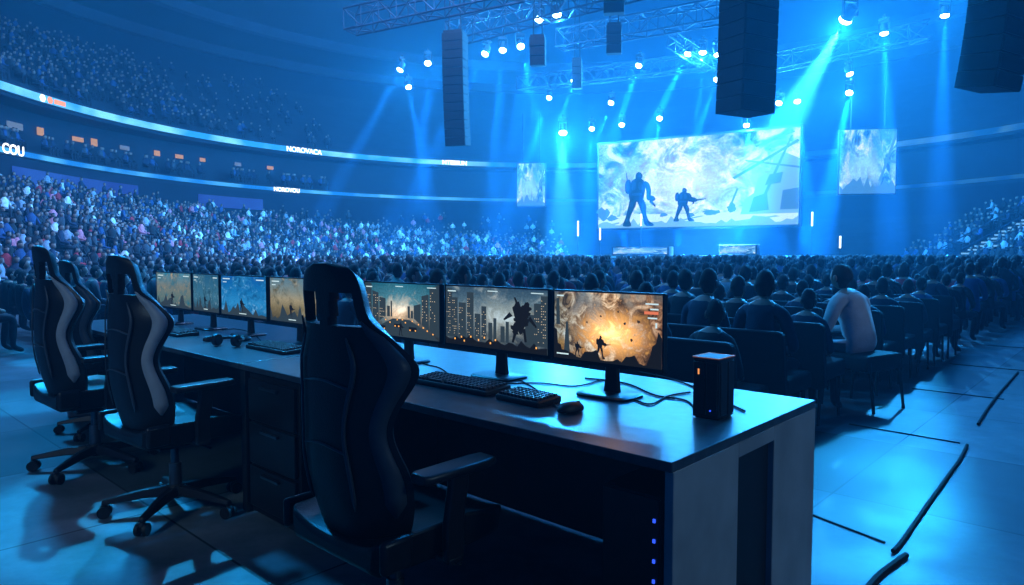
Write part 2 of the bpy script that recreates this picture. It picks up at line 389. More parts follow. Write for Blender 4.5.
def make_person_mesh(name, shirt, pose=0, longhair=False, hair='hair', fingers=False, lean=None, turn=None):
    if lean is None: lean = (.0, .05, .12, -.03, .08)[pose % 5]
    if turn is None: turn = (0, .25, -.2, .1, -.35)[pose % 5]
    V = [(0, 0, .50), (0, .01+lean*.2, .66), (0, .01+lean*.6, .83), (0, .015+lean, .955), (0, .03+lean*1.15, 1.03)]
    Rr = [(.15, .115), (.145, .105), (.165, .11), (.085, .07), (.05, .05)]
    E = [(0, 1), (1, 2), (2, 3), (3, 4)]
    def add(p, r, par): V.append(p); Rr.append(r); E.append((par, len(V)-1)); return len(V)-1
    for s in (-1, 1):
        sh = add((s*.165, lean*.9, .915), .066, 3)
        el = add((s*.235, .04+lean*.9, .67), .047, sh)
        wr = add((s*.11, .28+lean, .60+.02*s), .033, el)
        hd = add((s*.085, .335+lean, .59), (.036, .022), wr)
        if fingers:
            for f in range(4): a = add((s*(.055+.02*f), .385+lean, .58), .0095, hd); add((s*(.05+.02*f), .42+lean-.006*abs(f-1.5), .555), .008, a)
            add((s*.045, .345+lean, .60), .0105, hd)
        else: add((s*.075, .40+lean, .575), (.03, .014), hd)
        hp = add((s*.095, .05, .50), .09, 0)
        kn = add((s*(.11+.05*(pose % 3)), .45, .50), .064, hp)
        an = add((s*(.12+.03*(pose % 2)), .41, .10), .042, kn)
        add((s*(.13+.03*(pose % 2)), .55, .04), (.042, .032), an)
    me = skinmesh(V, E, Rr, 0)
    bm = bmesh.new(); bm.from_mesh(me)
    for f in bm.faces:
        c = f.calc_center_median()
        if c.z < .085: k = 4
        elif c.z > .985: k = 1
        elif (c.y > .06 and abs(c.x) < .3 and c.z < .565) or c.z < .47: k = 3
        elif c.y > .2+lean and c.z > .53: k = 1 if pose % 2 or c.y > .29+lean else 0
        else: k = 0
        f.material_index = k; f.smooth = True
    hc = Vector((0, .045+lean*1.2, 1.125)); fs, M4 = head_bm(bm, hc, turn, fingers)
    inv = M4.inverted()
    for f in fs:
        c = inv @ f.calc_center_median(); f.smooth = True
        low = -.085 if c.y < -.01 else (-.02 if c.y < .03 else .055)
        f.material_index = 2 if c.z > low else 1
    hr = random.Random(name+str(pose)+shirt)
    ph = hr.uniform(0, 6)
    for v in {v for f in fs if f.material_index == 2 for v in f.verts}:
        d = (v.co-hc); v.co = hc+d*(1.05+.035*math.sin(5*math.atan2(d.y, d.x)+ph)+.03*max(0, d.z/.1))
    if longhair:
        r = bmesh.ops.create_uvsphere(bm, u_segments=12, v_segments=8, radius=1, matrix=M4 @ Matrix.Translation((0, -.05, -.06)) @ Matrix.Diagonal((.076, .05, .14, 1)))
        for v in r['verts']:
            for f in v.link_faces: f.material_index = 2; f.smooth = True
    me2 = bpy.data.meshes.new(name)
    for k in ('sh_'+shirt, 'skin', hair, 'trouser', 'shoe'): me2.materials.append(M[k])
    bm.to_mesh(me2); bm.free(); bpy.data.meshes.remove(me)
    return me2
PM = []
for i in range(20):
    sname = ['black', 'navy', 'grey', 'black', 'blue', 'navy', 'black', 'maroon', 'grey', 'black'][i % 10]
    if i == 13: sname = 'pale'
    PM.append((sname, make_person_mesh('seated_person', sname, i % 5, i % 7 == 3)))
# low detail figure for the far crowd
def lowperson():
    mb = MB(); bm = mb.bm
    rings = []
    for z, hw, hd, y in ((.42, .17, .12, 0), (.70, .165, .11, .01), (.88, .205, .11, .01), (.96, .12, .08, .02), (1.03, .05, .05, .03)):
        rings.append([Vector((hw*math.cos(2*math.pi*k/8), y+hd*math.sin(2*math.pi*k/8), z)) for k in range(8)])
    mb.loft(rings)
    for f in bm.faces: f.material_index = 0
    n0 = len(bm.faces)
    for s in (-1, 1):
        mb.loft([[Vector((s*.1+.08*math.cos(2*math.pi*k/6), y, z+.075*math.sin(2*math.pi*k/6))) for k in range(6)] for y, z in ((.05, .5), (.45, .48))])
        mb.loft([[Vector((s*.11+.05*math.cos(2*math.pi*k/6), .42+.05*math.sin(2*math.pi*k/6), z)) for k in range(6)] for z in (.5, 0)])
        mb.loft([[Vector((x+.045*math.cos(2*math.pi*k/5), y, z+.045*math.sin(2*math.pi*k/5))) for k in range(5)] for x, y, z in ((s*.2, .0, .86), (s*.24, .1, .66), (s*.12, .3, .62))])
    bm.faces.ensure_lookup_table()
    for f in bm.faces[n0:]: f.material_index = 1 if f.calc_center_median().z < .58 else 0
    r = bmesh.ops.create_icosphere(bm, subdivisions=1, radius=1, matrix=Matrix.Translation((0, .045, 1.125)) @ Matrix.Diagonal((.085, .105, .125, 1)))
    hf = {f for v in r['verts'] for f in v.link_faces}
    for f in hf:
        c = f.calc_center_median(); f.material_index = 3 if (c.y < .04 or c.z > 1.18) else 2
    me = bpy.data.meshes.new('low'); bm.to_mesh(me); bm.free()
    V = np.array([v.co[:] for v in me.vertices]); F = [tuple(p.vertices) for p in me.polygons]; K = [p.material_index for p in me.polygons]
    return V, F, K
LV, LF, LK = lowperson()
def crowd(name, spots, label):
    """spots: (x, y, z, yaw of facing (0 = +Y), scale, shirt index)"""
    nv = len(LV); vs = []; fs = []; ks = []
    for i, (x, y, z, a, sc, si) in enumerate(spots):
        ca, sa = math.cos(a), math.sin(a); v = LV*sc
        vs.append(np.stack([v[:, 0]*ca-v[:, 1]*sa+x, v[:, 0]*sa+v[:, 1]*ca+y, v[:, 2]+z], 1))
        b0 = i*nv; fs += [tuple(k+b0 for k in f) for f in LF]; ks += [si if k == 0 else 7+k for k in LK]
    me = bpy.data.meshes.new(name); me.from_pydata(np.concatenate(vs).tolist(), [], fs)
    for n, c in SH: me.materials.append(M['sh_'+n])
    for k in ('trouser', 'skin', 'hair'): me.materials.append(M[k])
    me.polygons.foreach_set('material_index', ks); me.polygons.foreach_set('use_smooth', [True]*len(fs)); me.update()
    o = bpy.data.objects.new(name, me); C.objects.link(o); tag(o, label, 'crowd', None, 'stuff'); return o

# ---- stage frame, needed to keep the audience clear of it
SA = -R(31.9)
SE = Vector((math.cos(SA), math.sin(SA), 0)); SN = Vector((math.sin(SA), -math.cos(SA), 0))
def stage_pt(x, y, z=0): return Vector((6.1, 49.0, 0))+SE*x+SN*y+Vector((0, 0, z))
def in_stage(p, pad=.6):
    q = Vector((p.x-6.1, p.y-49, 0)); a, b_ = q.dot(SE), q.dot(SN)
    return -5.4-pad < a < 18.6+pad and b_ < 6.0+pad

# audience chair
def chair_legs(t):
    for sx in (-1, 1):
        for y0, y1 in ((.2, .23), (-.19, -.24)):
            MB().cyl((sx*.21, y0, .41), (sx*.215, y1, 0), .014, .012, 8).build('leg', M['dplastic'], t)
def chair_seat(t):
    MB().loft([[Vector((x, y, z)) for x, z in rrect(0, .40, .255, .065, .03)] for y in (-.2, .25)]).build('seat', M['seatfab'], t, bevel=.01)
def audience_chair():
    t = thing('audience_chair', '', 'chair')
    chair_seat(t)
    MB().loft([[Vector((x, y-.14*(z-.42), z)) for x, z in rrect(0, .53, .258, .255, .04)] for y in (-.265, -.20)]).build('backrest', M['seatfab'], t, bevel=.01)
    chair_legs(t)
    return t
ach = audience_chair(); ach_used = False
ROW0, DROW, SEAT, U0 = 2.5, .76, .52, 1.12
floor_seats = []
for k in range(-3, 47):
    w = ROW0+DROW*k
    n = int((14.5+.62*w-U0)/SEAT)
    for j in range(n):
        if k < 0 and j < 14-k: continue       # only beyond the far end of the desk
        p = D(U0+SEAT*j, w)
        if math.hypot(max(0, CX-p.x) if p.y < CY else p.x-CX, 0 if p.y < CY else p.y-CY) > 17.2: continue
        if p.x > CX+17 or in_stage(p): continue
        floor_seats.append((k, j, p))
def hero_space(k, j): return (k in (3,) and j <= 1)
for k, j, p in floor_seats:
    if 0 <= k < 9 and j < 5 and abs(p.x/p.y) < .8:
        lb = 'dark upholstered audience chair in the floor rows behind the desk'
        own = (k < 3 and j == 0)
        if own: lb = ('nearest dark chair at the aisle end, right behind the desk', 'second dark chair along the aisle behind the desk', 'third dark chair along the aisle, just before the man in white')[k]
        if hero_space(k, j): continue
        if not ach_used: ach.location = p; ach.rotation_euler = (0, 0, ANG); tag(ach, lb); c = ach; ach_used = True
        else: c = dup(ach, p, ANG, lb)
        if not own: c['group'] = 'audience chairs on the floor'
        elif 'group' in c: del c['group']
cand = []
for k, j, p in floor_seats:
    if hero_space(k, j): continue
    if rng.random() < .03 and j > 1: continue
    if abs(p.x/max(p.y, .1)) > .80: continue
    cand.append((p.length, k, j, p))
cand.sort(key=lambda c: c[0])
dark = [q for q in PM if q[0] in ('black', 'navy')]
for n, (d, k, j, p) in enumerate(cand[:299]):
    src = dark if (k < 6 and j < 3) else PM
    sname, me = src[rng.randrange(len(src))]
    o = bpy.data.objects.new('person', me); C.objects.link(o)
    o.location = p + Vector((rng.uniform(-.05, .05), rng.uniform(-.05, .05), 0)); o.rotation_euler = (0, 0, ANG+rng.uniform(-.35, .35))
    s = rng.uniform(.80, .96); o.scale = (s*.95, s*.95, s)
    tag(o, 'spectator in a %s top seated in the floor crowd facing the stage' % sname, 'person', 'floor spectators in %s tops' % sname)
sp_ = [(p.x+rng.uniform(-.1, .1), p.y+rng.uniform(-.1, .1), 0, ANG+rng.uniform(-.3, .3), rng.uniform(.85, 1.05), rng.choice([0, 1, 2, 0, 1, 3, 0, 1])) for d, k, j, p in cand[299:]]
crowd('floor_crowd', sp_, 'distant mass of seated spectators on the arena floor before the stage')
# man in white at the row end, turned sideways on a low seat
HY = ANG+R(74)
hero = bpy.data.objects.new('person', make_person_mesh('man_in_white', 'greywhite', 2, False, 'hair', True, lean=.13, turn=-.1)); C.objects.link(hero)
hero_p = D(.88, 4.76)
hero.location = hero_p; hero.rotation_euler = (0, 0, HY); hero.scale = (1.14, 1.08, .975)
tag(hero, 'man in a white shirt seated at the aisle end of a row', 'person')
hs = thing('stool', 'low dark seat under the man in the white shirt', 'stool', hero_p, HY); chair_seat(hs); chair_legs(hs)
# stands
spots = []
STK = [0, 0, 1, 1, 2, 2, 3, 4, 5, 0, 6, 7, 0, 0, 1, 2, 6, 0, 3, 4]
def one(x, y, z, a):
    st_ = .32 if rng.random() < .10 else 0
    spots.append((x+rng.uniform(-.14, .14), y+rng.uniform(-.14, .14), z+st_, a+rng.uniform(-.5, .5), rng.uniform(.76, 1.02), rng.choice(STK)))
for i in range(NR):
    r = 18.45+.875*i; z = lowz(i)-.02
    y = 12.0
    while y < 40:
        x = CX-r
        if rng.random() < .95 and x/y > -.80 and not (24.6 < y < 25.4): one(x, y, z, -math.pi/2)
        y += rng.uniform(.30, .44)
    a = math.pi
    while a > R(92):
        fill = .95 if i < 15.5-(math.pi-a)/R(88)*9 else .12
        if rng.random() < fill: one(CX+r*math.cos(a), CY+r*math.sin(a), z, a+math.pi/2)
        a -= rng.uniform(.34, .46)/r
crowd('lower_stand_crowd', spots, 'dense crowd filling the lower stand at the left of the arena')
spots = []
for i in range(17):
    r = 34.75+.88*i; z = 11.1+.5*i
    y = 30
    while y < 40:
        if rng.random() < .75 and (CX-r)/y > -.82: spots.append((CX-r+rng.uniform(-.2, .2), y, z, -math.pi/2+rng.uniform(-.5, .5), rng.uniform(.85, 1.15), rng.choice([0, 1, 2, 0, 1, 0, 0, 3])))
        y += rng.uniform(.45, .8)
    a = math.pi
    while a > R(130):
        if rng.random() < (.75 if a > R(148) else .25): spots.append((CX+r*math.cos(a), CY+r*math.sin(a), z, a+math.pi/2+rng.uniform(-.5, .5), rng.uniform(.85, 1.15), rng.choice([0, 1, 2, 0, 1, 0, 0, 3])))
        a -= rng.uniform(.45, .85)/r
for k in range(60):
    p, yaw, n = on_ring(rng.uniform(0, 330), 34.4, 7.2); spots.append((p.x, p.y, 7.2, yaw+math.pi, 1.15, rng.choice([0, 1, 2, 3])))
crowd('upper_stand_crowd', spots, 'dim crowd in the upper tier and suites at the upper left')
# raised bleacher at the right edge with lit steps and spectators
BX, BZ = 24.6, .65
def bz_(i): return BZ+.42*i
bl = thing('bleacher', 'dark raised bleacher with lit steps at the right edge', 'stand', (BX, 38.5, 0))
mb = MB()
for i in range(8): mb.box((.375+.75*i, 0, bz_(i)/2), (.75, 12, bz_(i)))
mb.build('tiers', M['concrete'], bl)
mb = MB()
for i in range(16): mb.box((.19+.375*i, .2, .05+BZ+.21*i-.02), (.36, 1.8, .06))
mb.build('stair_treads', pm('pale_step', (.4, .5, .6), .6), bl)
mb = MB()
for i in range(16): mb.box((.02+.375*i, .2, .05+BZ+.21*i), (.04, 1.8, .09))
mb.build('step_glow_strips', em('step_glow', (.2, .6, 1), .8), bl)  # glowing nosing strips added so the dark stairs show up
for sy in (-1, 1): MB().tube([(-.1, .2+sy*1.0, BZ+.9), (6.0, .2+sy*1.0, bz_(8)+.9)], .035, 6).build('handrail', M['truss'], bl)
spots = []
for i in range(8):
    y = 32.8
    while y < 44.2:
        if not (37.5 < y < 39.9) and rng.random() < .85: spots.append((BX+.35+.75*i, y, bz_(i)-.02, math.pi/2+rng.uniform(-.4, .4), rng.uniform(.85, 1.0), rng.choice([0, 1, 2, 0, 1, 3, 4, 0])))
        y += rng.uniform(.45, .6)
crowd('bleacher_crowd', spots, 'spectators on the raised bleacher at the right edge')

# ------------------------------------------------------------------ gaming chair
HW = [(0, .205), (.1, .238), (.25, .248), (.4, .222), (.5, .240), (.6, .280), (.655, .280), (.73, .226), (.81, .174), (.9, .158), (.955, .142), (.985, .112), (1, .065)]
BO = [(0, .12), (.2, .14), (.42, .10), (.62, .14), (.72, .10), (.81, .04), (1, .03)]
BL = .84; TILT = R(6)
def backpt(v, t, off=0):
    x = v*curve_at(HW, t); y = -.215+curve_at(BO, t)*abs(v)**2.8 - .03*math.sin(t*math.pi*1.6+.2) + off; z = t*BL
    return Vector((x, y, .47)) + Vector((0, -math.sin(TILT)*z, math.cos(TILT)*z))
def make_gchair():
    t = thing('gaming_chair', '', 'chair')
    mb = MB(); nc, nr = 32, 68
    g = [[mb.bm.verts.new(backpt(-1+2*c/nc, r_/nr)) for c in range(nc+1)] for r_ in range(nr+1)]
    for r_ in range(nr):
        tt = (r_+.5)/nr
        for c in range(nc):
            v = abs(-1+2*(c+.5)/nc)
            if .78 < tt < .90 and .12+1.1*(tt-.78) < v < .84-.5*abs(tt-.83): continue
            mb.bm.faces.new((g[r_][c], g[r_][c+1], g[r_+1][c+1], g[r_+1][c]))
    for f in mb.bm.faces: f.normal_update()
    for f in mb.bm.faces: f.normal_flip() if f.normal.y < 0 else None
    ob = mb.build('backrest', M['leather'], t, solid=.032, bevel=.011, fixn=False, bseg=3)
    for s in (-1, 1):
        for v0, v1, t0, t1, nm, mt in ((.80, .96, .10, .80, 'side_panel', 'stripe'), (.47, .52, .12, .74, 'seam_ridge', 'stripe_dark')):
            mb = MB(); prev = None
            for i in range(41):
                tt = t0+(t1-t0)*i/40; k = min(1, 4*math.sin(math.pi*(i+.5)/41))
                a = mb.bm.verts.new(backpt(s*(v0+(v1-v0)*(1-k)*.5), tt, -.006)); b_ = mb.bm.verts.new(backpt(s*(v1-(v1-v0)*(1-k)*.5), tt, -.006))
                if prev: mb.bm.faces.new((prev[0], prev[1], b_, a))
                prev = (a, b_)
            q = mb.build(nm, M[mt], ob, solid=.006)
            if mt == 'stripe': q['label'] = 'pale grey side panel'
    for tz in (.33, .56):       # stitched seams across the back
        MB().tube([backpt(-.46+.92*i/10, tz+.02*math.cos(math.pi*(i/10-.5)), -.004) for i in range(11)], .004, 6).build('cross_seam', M['stripe_dark'], ob)
    rings = []
    for y, k in ((-.25, .86), (-.23, .97), (-.1, 1), (.1, 1.02), (.22, 1.0), (.27, .94), (.285, .84)):
        ring = []
        for i in range(15):
            x = -1+2*i/14; ring.append(Vector((x*.255*k, y, .47+.04*abs(x)**3*(1 if y < .2 else .5)-.02*(1-k)*5)))
        for i in range(15):
            x = 1-2*i/14; ring.append(Vector((x*.24*k, y, .395+.02*(1-k)*5)))
        rings.append(ring)
    MB().loft(rings).build('seat', M['leather'], t, bevel=.012)
    for s in (-1, 1):
        MB().box((s*.265, -.20, .47), (.03, .11, .10)).build('hinge_cover', M['plastic'], t, bevel=.014)
        a = MB(); a.loft([[Vector((s*.29+x, y+oy, z)) for x, y in ((-.014, -.035), (.014, -.035), (.014, .035), (-.014, .035))] for z, oy in ((.40, .0), (.52, .0), (.63, .02), (.665, .02))])
        a.box((s*.245, 0, .40), (.12, .06, .022)); a.build('armrest_post', M['plastic'], t, bevel=.006)
        MB().loft([[Vector((s*.29+x, y, z)) for x, z in rrect(0, .68, .046*k, .015, .012)] for y, k in ((-.14, .7), (-.12, .95), (0, 1), (.10, 1.02), (.15, .85))]).build('armrest_pad', M['plastic'], t, bevel=.004)
    MB().box((0, 0, .37), (.20, .24, .045)).box((.17, .05, .36), (.2, .015, .012)).build('tilt_mechanism', M['plastic'], t, bevel=.006)
    MB().cyl((0, 0, .12), (0, 0, .25), .03).cyl((0, 0, .25), (0, 0, .36), .02).build('gas_lift', M['metal'], t)
    MB().cyl((0, 0, .075), (0, 0, .14), .05, .045, 20).build('base_hub', M['plastic'], t, bevel=.006)
    for i in range(5):
        a = R(72*i+20); d = Vector((math.cos(a), math.sin(a), 0)); n = Vector((-d.y, d.x, 0))
        rings = []
        for q, hw, zt, zb in ((.03, .034, .135, .085), (.15, .028, .125, .085), (.28, .022, .10, .072), (.335, .018, .088, .066)):
            rings.append([d*q+n*hw+Vector((0, 0, zb)), d*q-n*hw+Vector((0, 0, zb)), d*q-n*hw*.6+Vector((0, 0, zt)), d*q+n*hw*.6+Vector((0, 0, zt))])
        leg = MB().loft(rings).build('base_leg', M['plastic'], t, bevel=.005)
        mb = MB(); c = d*.325
        for s in (-1, 1): mb.cyl(c+n*(s*.011)+Vector((0, 0, .03)), c+n*(s*.027)+Vector((0, 0, .03)), .03, None, 16)
        mb.cyl(c+Vector((0, 0, .03)), c+Vector((0, 0, .075)), .009); mb.sph(c+Vector((0, 0, .045)), (.022, .022, .022), 10, 8)
        mb.build('caster', M['dplastic'], leg)
    return t
gc = make_gchair()
gc.location = D(.89, -.21); gc.rotation_euler = (0, 0, ANG); gc.scale = (.975,)*3
gc['label'] = 'black gaming chair in the foreground, closest to the camera'
g2 = dup(gc, D(2.70, -.20), ANG+.08, 'black gaming chair with pale side panels, between the near chair and the far left one'); g2.scale = (.99,)*3
g3 = dup(gc, D(3.81, -.24), ANG+.02, 'black gaming chair with pale side panels, farthest left in front of the desk'); g3.scale = (1.03,)*3
g4 = dup(gc, D(4.72, .10), ANG+.05, 'black gaming chair half hidden behind the far left chair, pushed in at the desk'); g4.scale = (.96,)*3
for root in (gc, g4):      # these two are darker
    for bk in KIDS[root.name]:
        if bk.name.startswith('backrest'):
            for q in KIDS[bk.name]:
                if q.name.startswith('side_panel'):
                    q.data = q.data.copy(); q.data.materials[0] = M['stripe_dark']
                    q['label'] = 'dark grey side panel'

# ------------------------------------------------------------------ desks
def make_desk(u0, u1, label, near):
    t = thing('gaming_desk', label, 'desk', D(u0, 0), ANG); Ln = u1-u0
    def bx(x0, x1, y0, y1, z0, z1, nm, m_, bev=.003): return MB().box((-(x0+x1)/2, (y0+y1)/2, (z0+z1)/2), (abs(x1-x0), y1-y0, z1-z0)).build(nm, M[m_], t, bevel=bev)
    bx(.0, Ln-.004, 0, 1.05, TOP-.028, TOP, 'desktop', 'desktop')
    if near:
        bx(.0, .028, .012, .40, 0, TOP-.028, 'end_panel', 'deskpanel'); bx(.0, .028, .67, 1.05, 0, TOP-.028, 'end_panel', 'deskpanel')
        bx(.0, .028, .40, .67, TOP-.075, TOP-.028, 'end_panel', 'deskpanel')
        bx(.020, .027, .40, .67, 0, TOP-.075, 'recess_panel', 'deskdark')
    else: bx(.0, .05, .03, 1.02, 0, TOP-.028, 'end_panel', 'deskdark')
    bx(.07, Ln-.05, .93, .96, .02, TOP-.028, 'modesty_panel', 'deskdark')
    bx(.07, Ln-.05, .30, .36, TOP-.09, TOP-.028, 'support_rail', 'deskdark')
    if near:
        cab = bx(Ln-.50, Ln-.03, .04, .85, .02, TOP-.028, 'pedestal', 'deskdark', .004)
        for i in range(3):
            z0 = .06+.215*i
            MB().box((-(Ln-.265), .03, z0+.10), (.43, .02, .20)).build('drawer', M['plastic'], cab, bevel=.004)
            MB().box((-(Ln-.265), .012, z0+.17), (.16, .014, .012)).build('handle', M['metal'], cab)
    else:
        bx(Ln-.05, Ln-.004, .03, 1.02, 0, TOP-.028, 'end_panel', 'deskpanel')
    return t
make_desk(0, 2.40, 'long grey gaming desk at the near end with a slotted pale end panel', True)
make_desk(2.402, 5.45, 'far gaming desk continuing the row to the left under four monitors', False)

# screen pictures
SM = {}
SM['m1'] = screen_mat('pic_explosion', [(0, (.05, .04, .03)), (.10, (.4, .16, .04)), (.32, (.8, .40, .13)), (.55, (.5, .36, .26)), (1, (.20, .26, .30))],
    [(.34, (.02, .02, .022)), (.44, (.10, .07, .055)), (.51, (.42, .26, .15)), (.58, (.85, .66, .48)), (.68, (1, .93, .80))], 4.2, .32, .52, [(0, (.30, .5, .66)), (.28, (.75, .8, .8)), (.6, (1, .86, .68)), (1, (.5, .34, .26))], .9, 1.15, seed=2.1, glow=((.56, .42), .44, (2.2, 1.3, .5)))
SM['m2'] = screen_mat('pic_ruined_city', [(0, (.02, .03, .04)), (.25, (.07, .10, .13)), (.5, (.22, .29, .33)), (.75, (.09, .17, .23)), (1, (.03, .08, .14))],
    [(.35, (.02, .04, .07)), (.5, (.10, .18, .23)), (.62, (.40, .48, .5)), (.75, (.85, .8, .65))], 3.5, .45, .7, None, .5, 1.0, seed=5.3, glow=((.58, .5), .5, (.40, .5, .54)))
SM['m3'] = screen_mat('pic_street', [(0, (.05, .05, .06)), (.2, (.10, .10, .10)), (.42, (.36, .30, .24)), (.6, (.12, .34, .42)), (1, (.02, .18, .28))],
    [(.35, (.01, .09, .13)), (.55, (.08, .27, .34)), (.75, (.5, .66, .7))], 3, .5, .75, [(0, (.35, .5, .55)), (.5, (1, 1, 1)), (1, (.4, .55, .6))], .9, 1.0, seed=8.2, glow=((.48, .50), .44, (1.1, .85, .6)))
SM['m4'] = screen_mat('pic_field', [(0, (.05, .05, .03)), (.3, (.22, .18, .09)), (.5, (.42, .36, .22)), (.7, (.24, .30, .28)), (1, (.10, .24, .34))],
    [(.35, (.04, .06, .04)), (.55, (.24, .21, .13)), (.75, (.62, .54, .38))], 5, .45, .65, None, .5, .95, seed=3.3)
SM['m5'] = screen_mat('pic_snow', [(0, (.01, .10, .26)), (.3, (.03, .30, .66)), (.6, (.01, .20, .52)), (1, (.005, .11, .42))],
    [(.35, (.005, .07, .22)), (.55, (.02, .25, .58)), (.75, (.45, .78, 1))], 6, .4, .65, None, .5, 1.0, seed=6.1)
SM['m6'] = screen_mat('pic_bunker', [(0, (.03, .07, .11)), (.4, (.05, .2, .32)), (1, (.02, .12, .24))],
    [(.35, (.01, .05, .09)), (.55, (.06, .2, .30)), (.75, (.45, .62, .7))], 6, .4, .65, None, .5, .95, seed=1.4)
SM['m7'] = screen_mat('pic_map', [(0, (.04, .13, .15)), (.3, (.14, .22, .20)), (.6, (.24, .26, .22)), (1, (.03, .30, .48))],
    [(.35, (.01, .18, .28)), (.55, (.16, .21, .20)), (.75, (.9, .58, .3))], 6, .4, .65, None, .5, .9, seed=9.1)
SM['big'] = screen_mat('pic_battle_main', [(0, (.10, .40, .66)), (.12, (.36, .68, .88)), (.25, (.6, .82, .95)), (.4, (.18, .48, .72)), (.7, (.24, .56, .80)), (1, (.08, .34, .62))],
    [(.34, (.01, .09, .26)), (.42, (.07, .32, .58)), (.49, (.32, .62, .84)), (.58, (.85, .96, 1))], 4.2, .32, .50, [(0, (.65, .86, 1)), (.5, (1, 1, 1)), (1, (.75, .9, 1))], .7, 1.2, seed=4.4, glow=((.46, .50), .46, (.6, .65, .7)))
SM['side'] = screen_mat('pic_battle_side', [(0, (.02, .15, .40)), (.3, (.35, .75, 1)), (.6, (.10, .46, .9)), (1, (.05, .26, .62))],
    [(.38, (.005, .05, .16)), (.47, (.04, .26, .6)), (.55, (.3, .72, 1)), (.64, (.85, .98, 1))], 2.6, .38, .56, None, .5, .95, seed=7.7, glow=((.45, .5), .42, (.3, .55, .65)))
SM['dark'] = em('pic_dark', (.008, .010, .014), 1); SM['dkblue'] = em('pic_dark_blue', (.003, .014, .038), 1); SM['armour'] = em('pic_armour', (.010, .045, .10), 1); SM['midblue'] = em('pic_mid_blue', (.18, .46, .70), 1); SM['lowblue'] = em('pic_low_blue', (.06, .22, .42), 1)
SM['grey'] = em('pic_grey', (.03, .05, .065), 1); SM['win'] = em('pic_windows', (.75, .6, .4), 1); SM['hud'] = em('pic_hud', (.6, .8, .85), 1); SM['fire'] = em('pic_fire', (1, .45, .10), 1.4); SM['palegl'] = em('pic_pale', (.56, .84, 1), 1.05); SM['red'] = em('pic_red', (.8, .2, .1), 1); SM['smoke'] = em('pic_smoke', (.05, .035, .028), 1)
def rounded(polys, it=2):
    out = []
    for p in polys:
        for _ in range(it):
            q = []
            for (x0, y0), (x1, y1) in zip(p, p[1:]+p[:1]): q += [(x0*.78+x1*.22, y0*.78+y1*.22), (x0*.22+x1*.78, y0*.22+y1*.78)]
            p = q
        out.append(p)
    return out
def jag(cx, cz, rx, rz, seed, n=30, amp=.35):
    r_ = random.Random(seed); ph = [r_.uniform(0, 6) for _ in range(4)]
    return [(cx+rx*(1+amp*(.5*math.sin(3*a+ph[0])+.3*math.sin(7*a+ph[1])+.35*r_.uniform(-1, 1)))*math.cos(a), cz+rz*(1+amp*(.5*math.sin(2*a+ph[2])+.3*math.sin(5*a+ph[3])+.35*r_.uniform(-1, 1)))*math.sin(a)) for a in [2*math.pi*i/n for i in range(n)]]
# armoured trooper striding to the right, seen half from behind
SOLD = rounded([[(.30, .45), (.26, .56), (.28, .72), (.32, .82), (.43, .875), (.57, .875), (.69, .82), (.72, .70), (.69, .58), (.65, .45)],
        [(.46, .84), (.44, .905), (.46, .965), (.53, .99), (.60, .965), (.63, .93), (.635, .89), (.58, .84)],
        [(.17, .60), (.15, .77), (.20, .86), (.31, .86), (.35, .60)],
        [(.30, .52), (.50, .52), (.46, .38), (.37, .27), (.28, .12), (.33, .06), (.34, 0), (.10, 0), (.11, .06), (.17, .14), (.23, .30)],
        [(.45, .52), (.67, .50), (.75, .36), (.73, .24), (.81, .09), (.95, .04), (.95, 0), (.70, 0), (.65, .18), (.59, .30)],
        [(.61, .83), (.75, .83), (.84, .73), (.82, .60), (.73, .56), (.66, .66)],
        [(.58, .63), (.86, .55), (1.04, .57), (1.08, .61), (.97, .69), (.70, .73)]]) + [[(1.0, .585), (1.40, .63), (1.40, .65), (1.02, .64)], [(.86, .51), (.93, .51), (.95, .60), (.89, .60)], [(.48, .97), (.47, 1.05), (.48, 1.05), (.50, .97)]]
ARMLOW = rounded([[(.66, .83), (.80, .79), (.87, .66), (.86, .50), (.80, .45), (.74, .51), (.75, .62)], [(.76, .48), (.92, .44), (1.0, .48), (.94, .54), (.82, .56)]]) + [[(.82, .44), (.98, .34), (1.0, .36), (.86, .50)], [(.20, .86), (.17, 1.02), (.18, 1.02), (.23, .86)]]
ARMOUR = rounded([[(.33, .66), (.35, .79), (.46, .82), (.46, .66)], [(.52, .66), (.52, .82), (.63, .79), (.66, .66)], [(.51, .895), (.52, .94), (.59, .94), (.61, .895)], [(.25, .37), (.30, .46), (.40, .45), (.36, .34)], [(.60, .36), (.62, .45), (.68, .43), (.70, .34)], [(.18, .66), (.18, .80), (.27, .82), (.29, .66)], [(.34, .56), (.35, .61), (.63, .61), (.64, .56)], [(.16, .09), (.20, .15), (.27, .15), (.24, .09)], [(.70, .09), (.70, .16), (.75, .17), (.78, .09)]], 1)
def sil(nm, polys, mat, parent, w, h, x0, z0, y, ox=0, oz=0, sx=1, sz=1, layer=0, split=False):
    if split:
        for p in polys: sil(nm, [p], mat, parent, w, h, x0, z0, y, ox, oz, sx, sz, layer)
        return
    mb = MB()
    for p in polys: mb.poly([(x0+(ox+q[0]*sx)*w, y-.0012*(1+layer), z0+(oz+q[1]*sz)*h) for q in p])
    return mb.build(nm, mat, parent, fixn=False)
def screen_plane(w, h, x0, z0, y, mat, parent, nm='screen'):
    me = bpy.data.meshes.new(nm); me.from_pydata([(x0, y, z0), (x0+w, y, z0), (x0+w, y, z0+h), (x0, y, z0+h)], [], [(0, 1, 2, 3)])
    uv = me.uv_layers.new(name='UVMap')
    for i, c in enumerate(((0, 0), (1, 0), (1, 1), (0, 1))): uv.data[i].uv = c
    me.materials.append(mat); o = bpy.data.objects.new(nm, me); C.objects.link(o); o.parent = parent; KIDS.setdefault(parent.name, []).append(o); return o
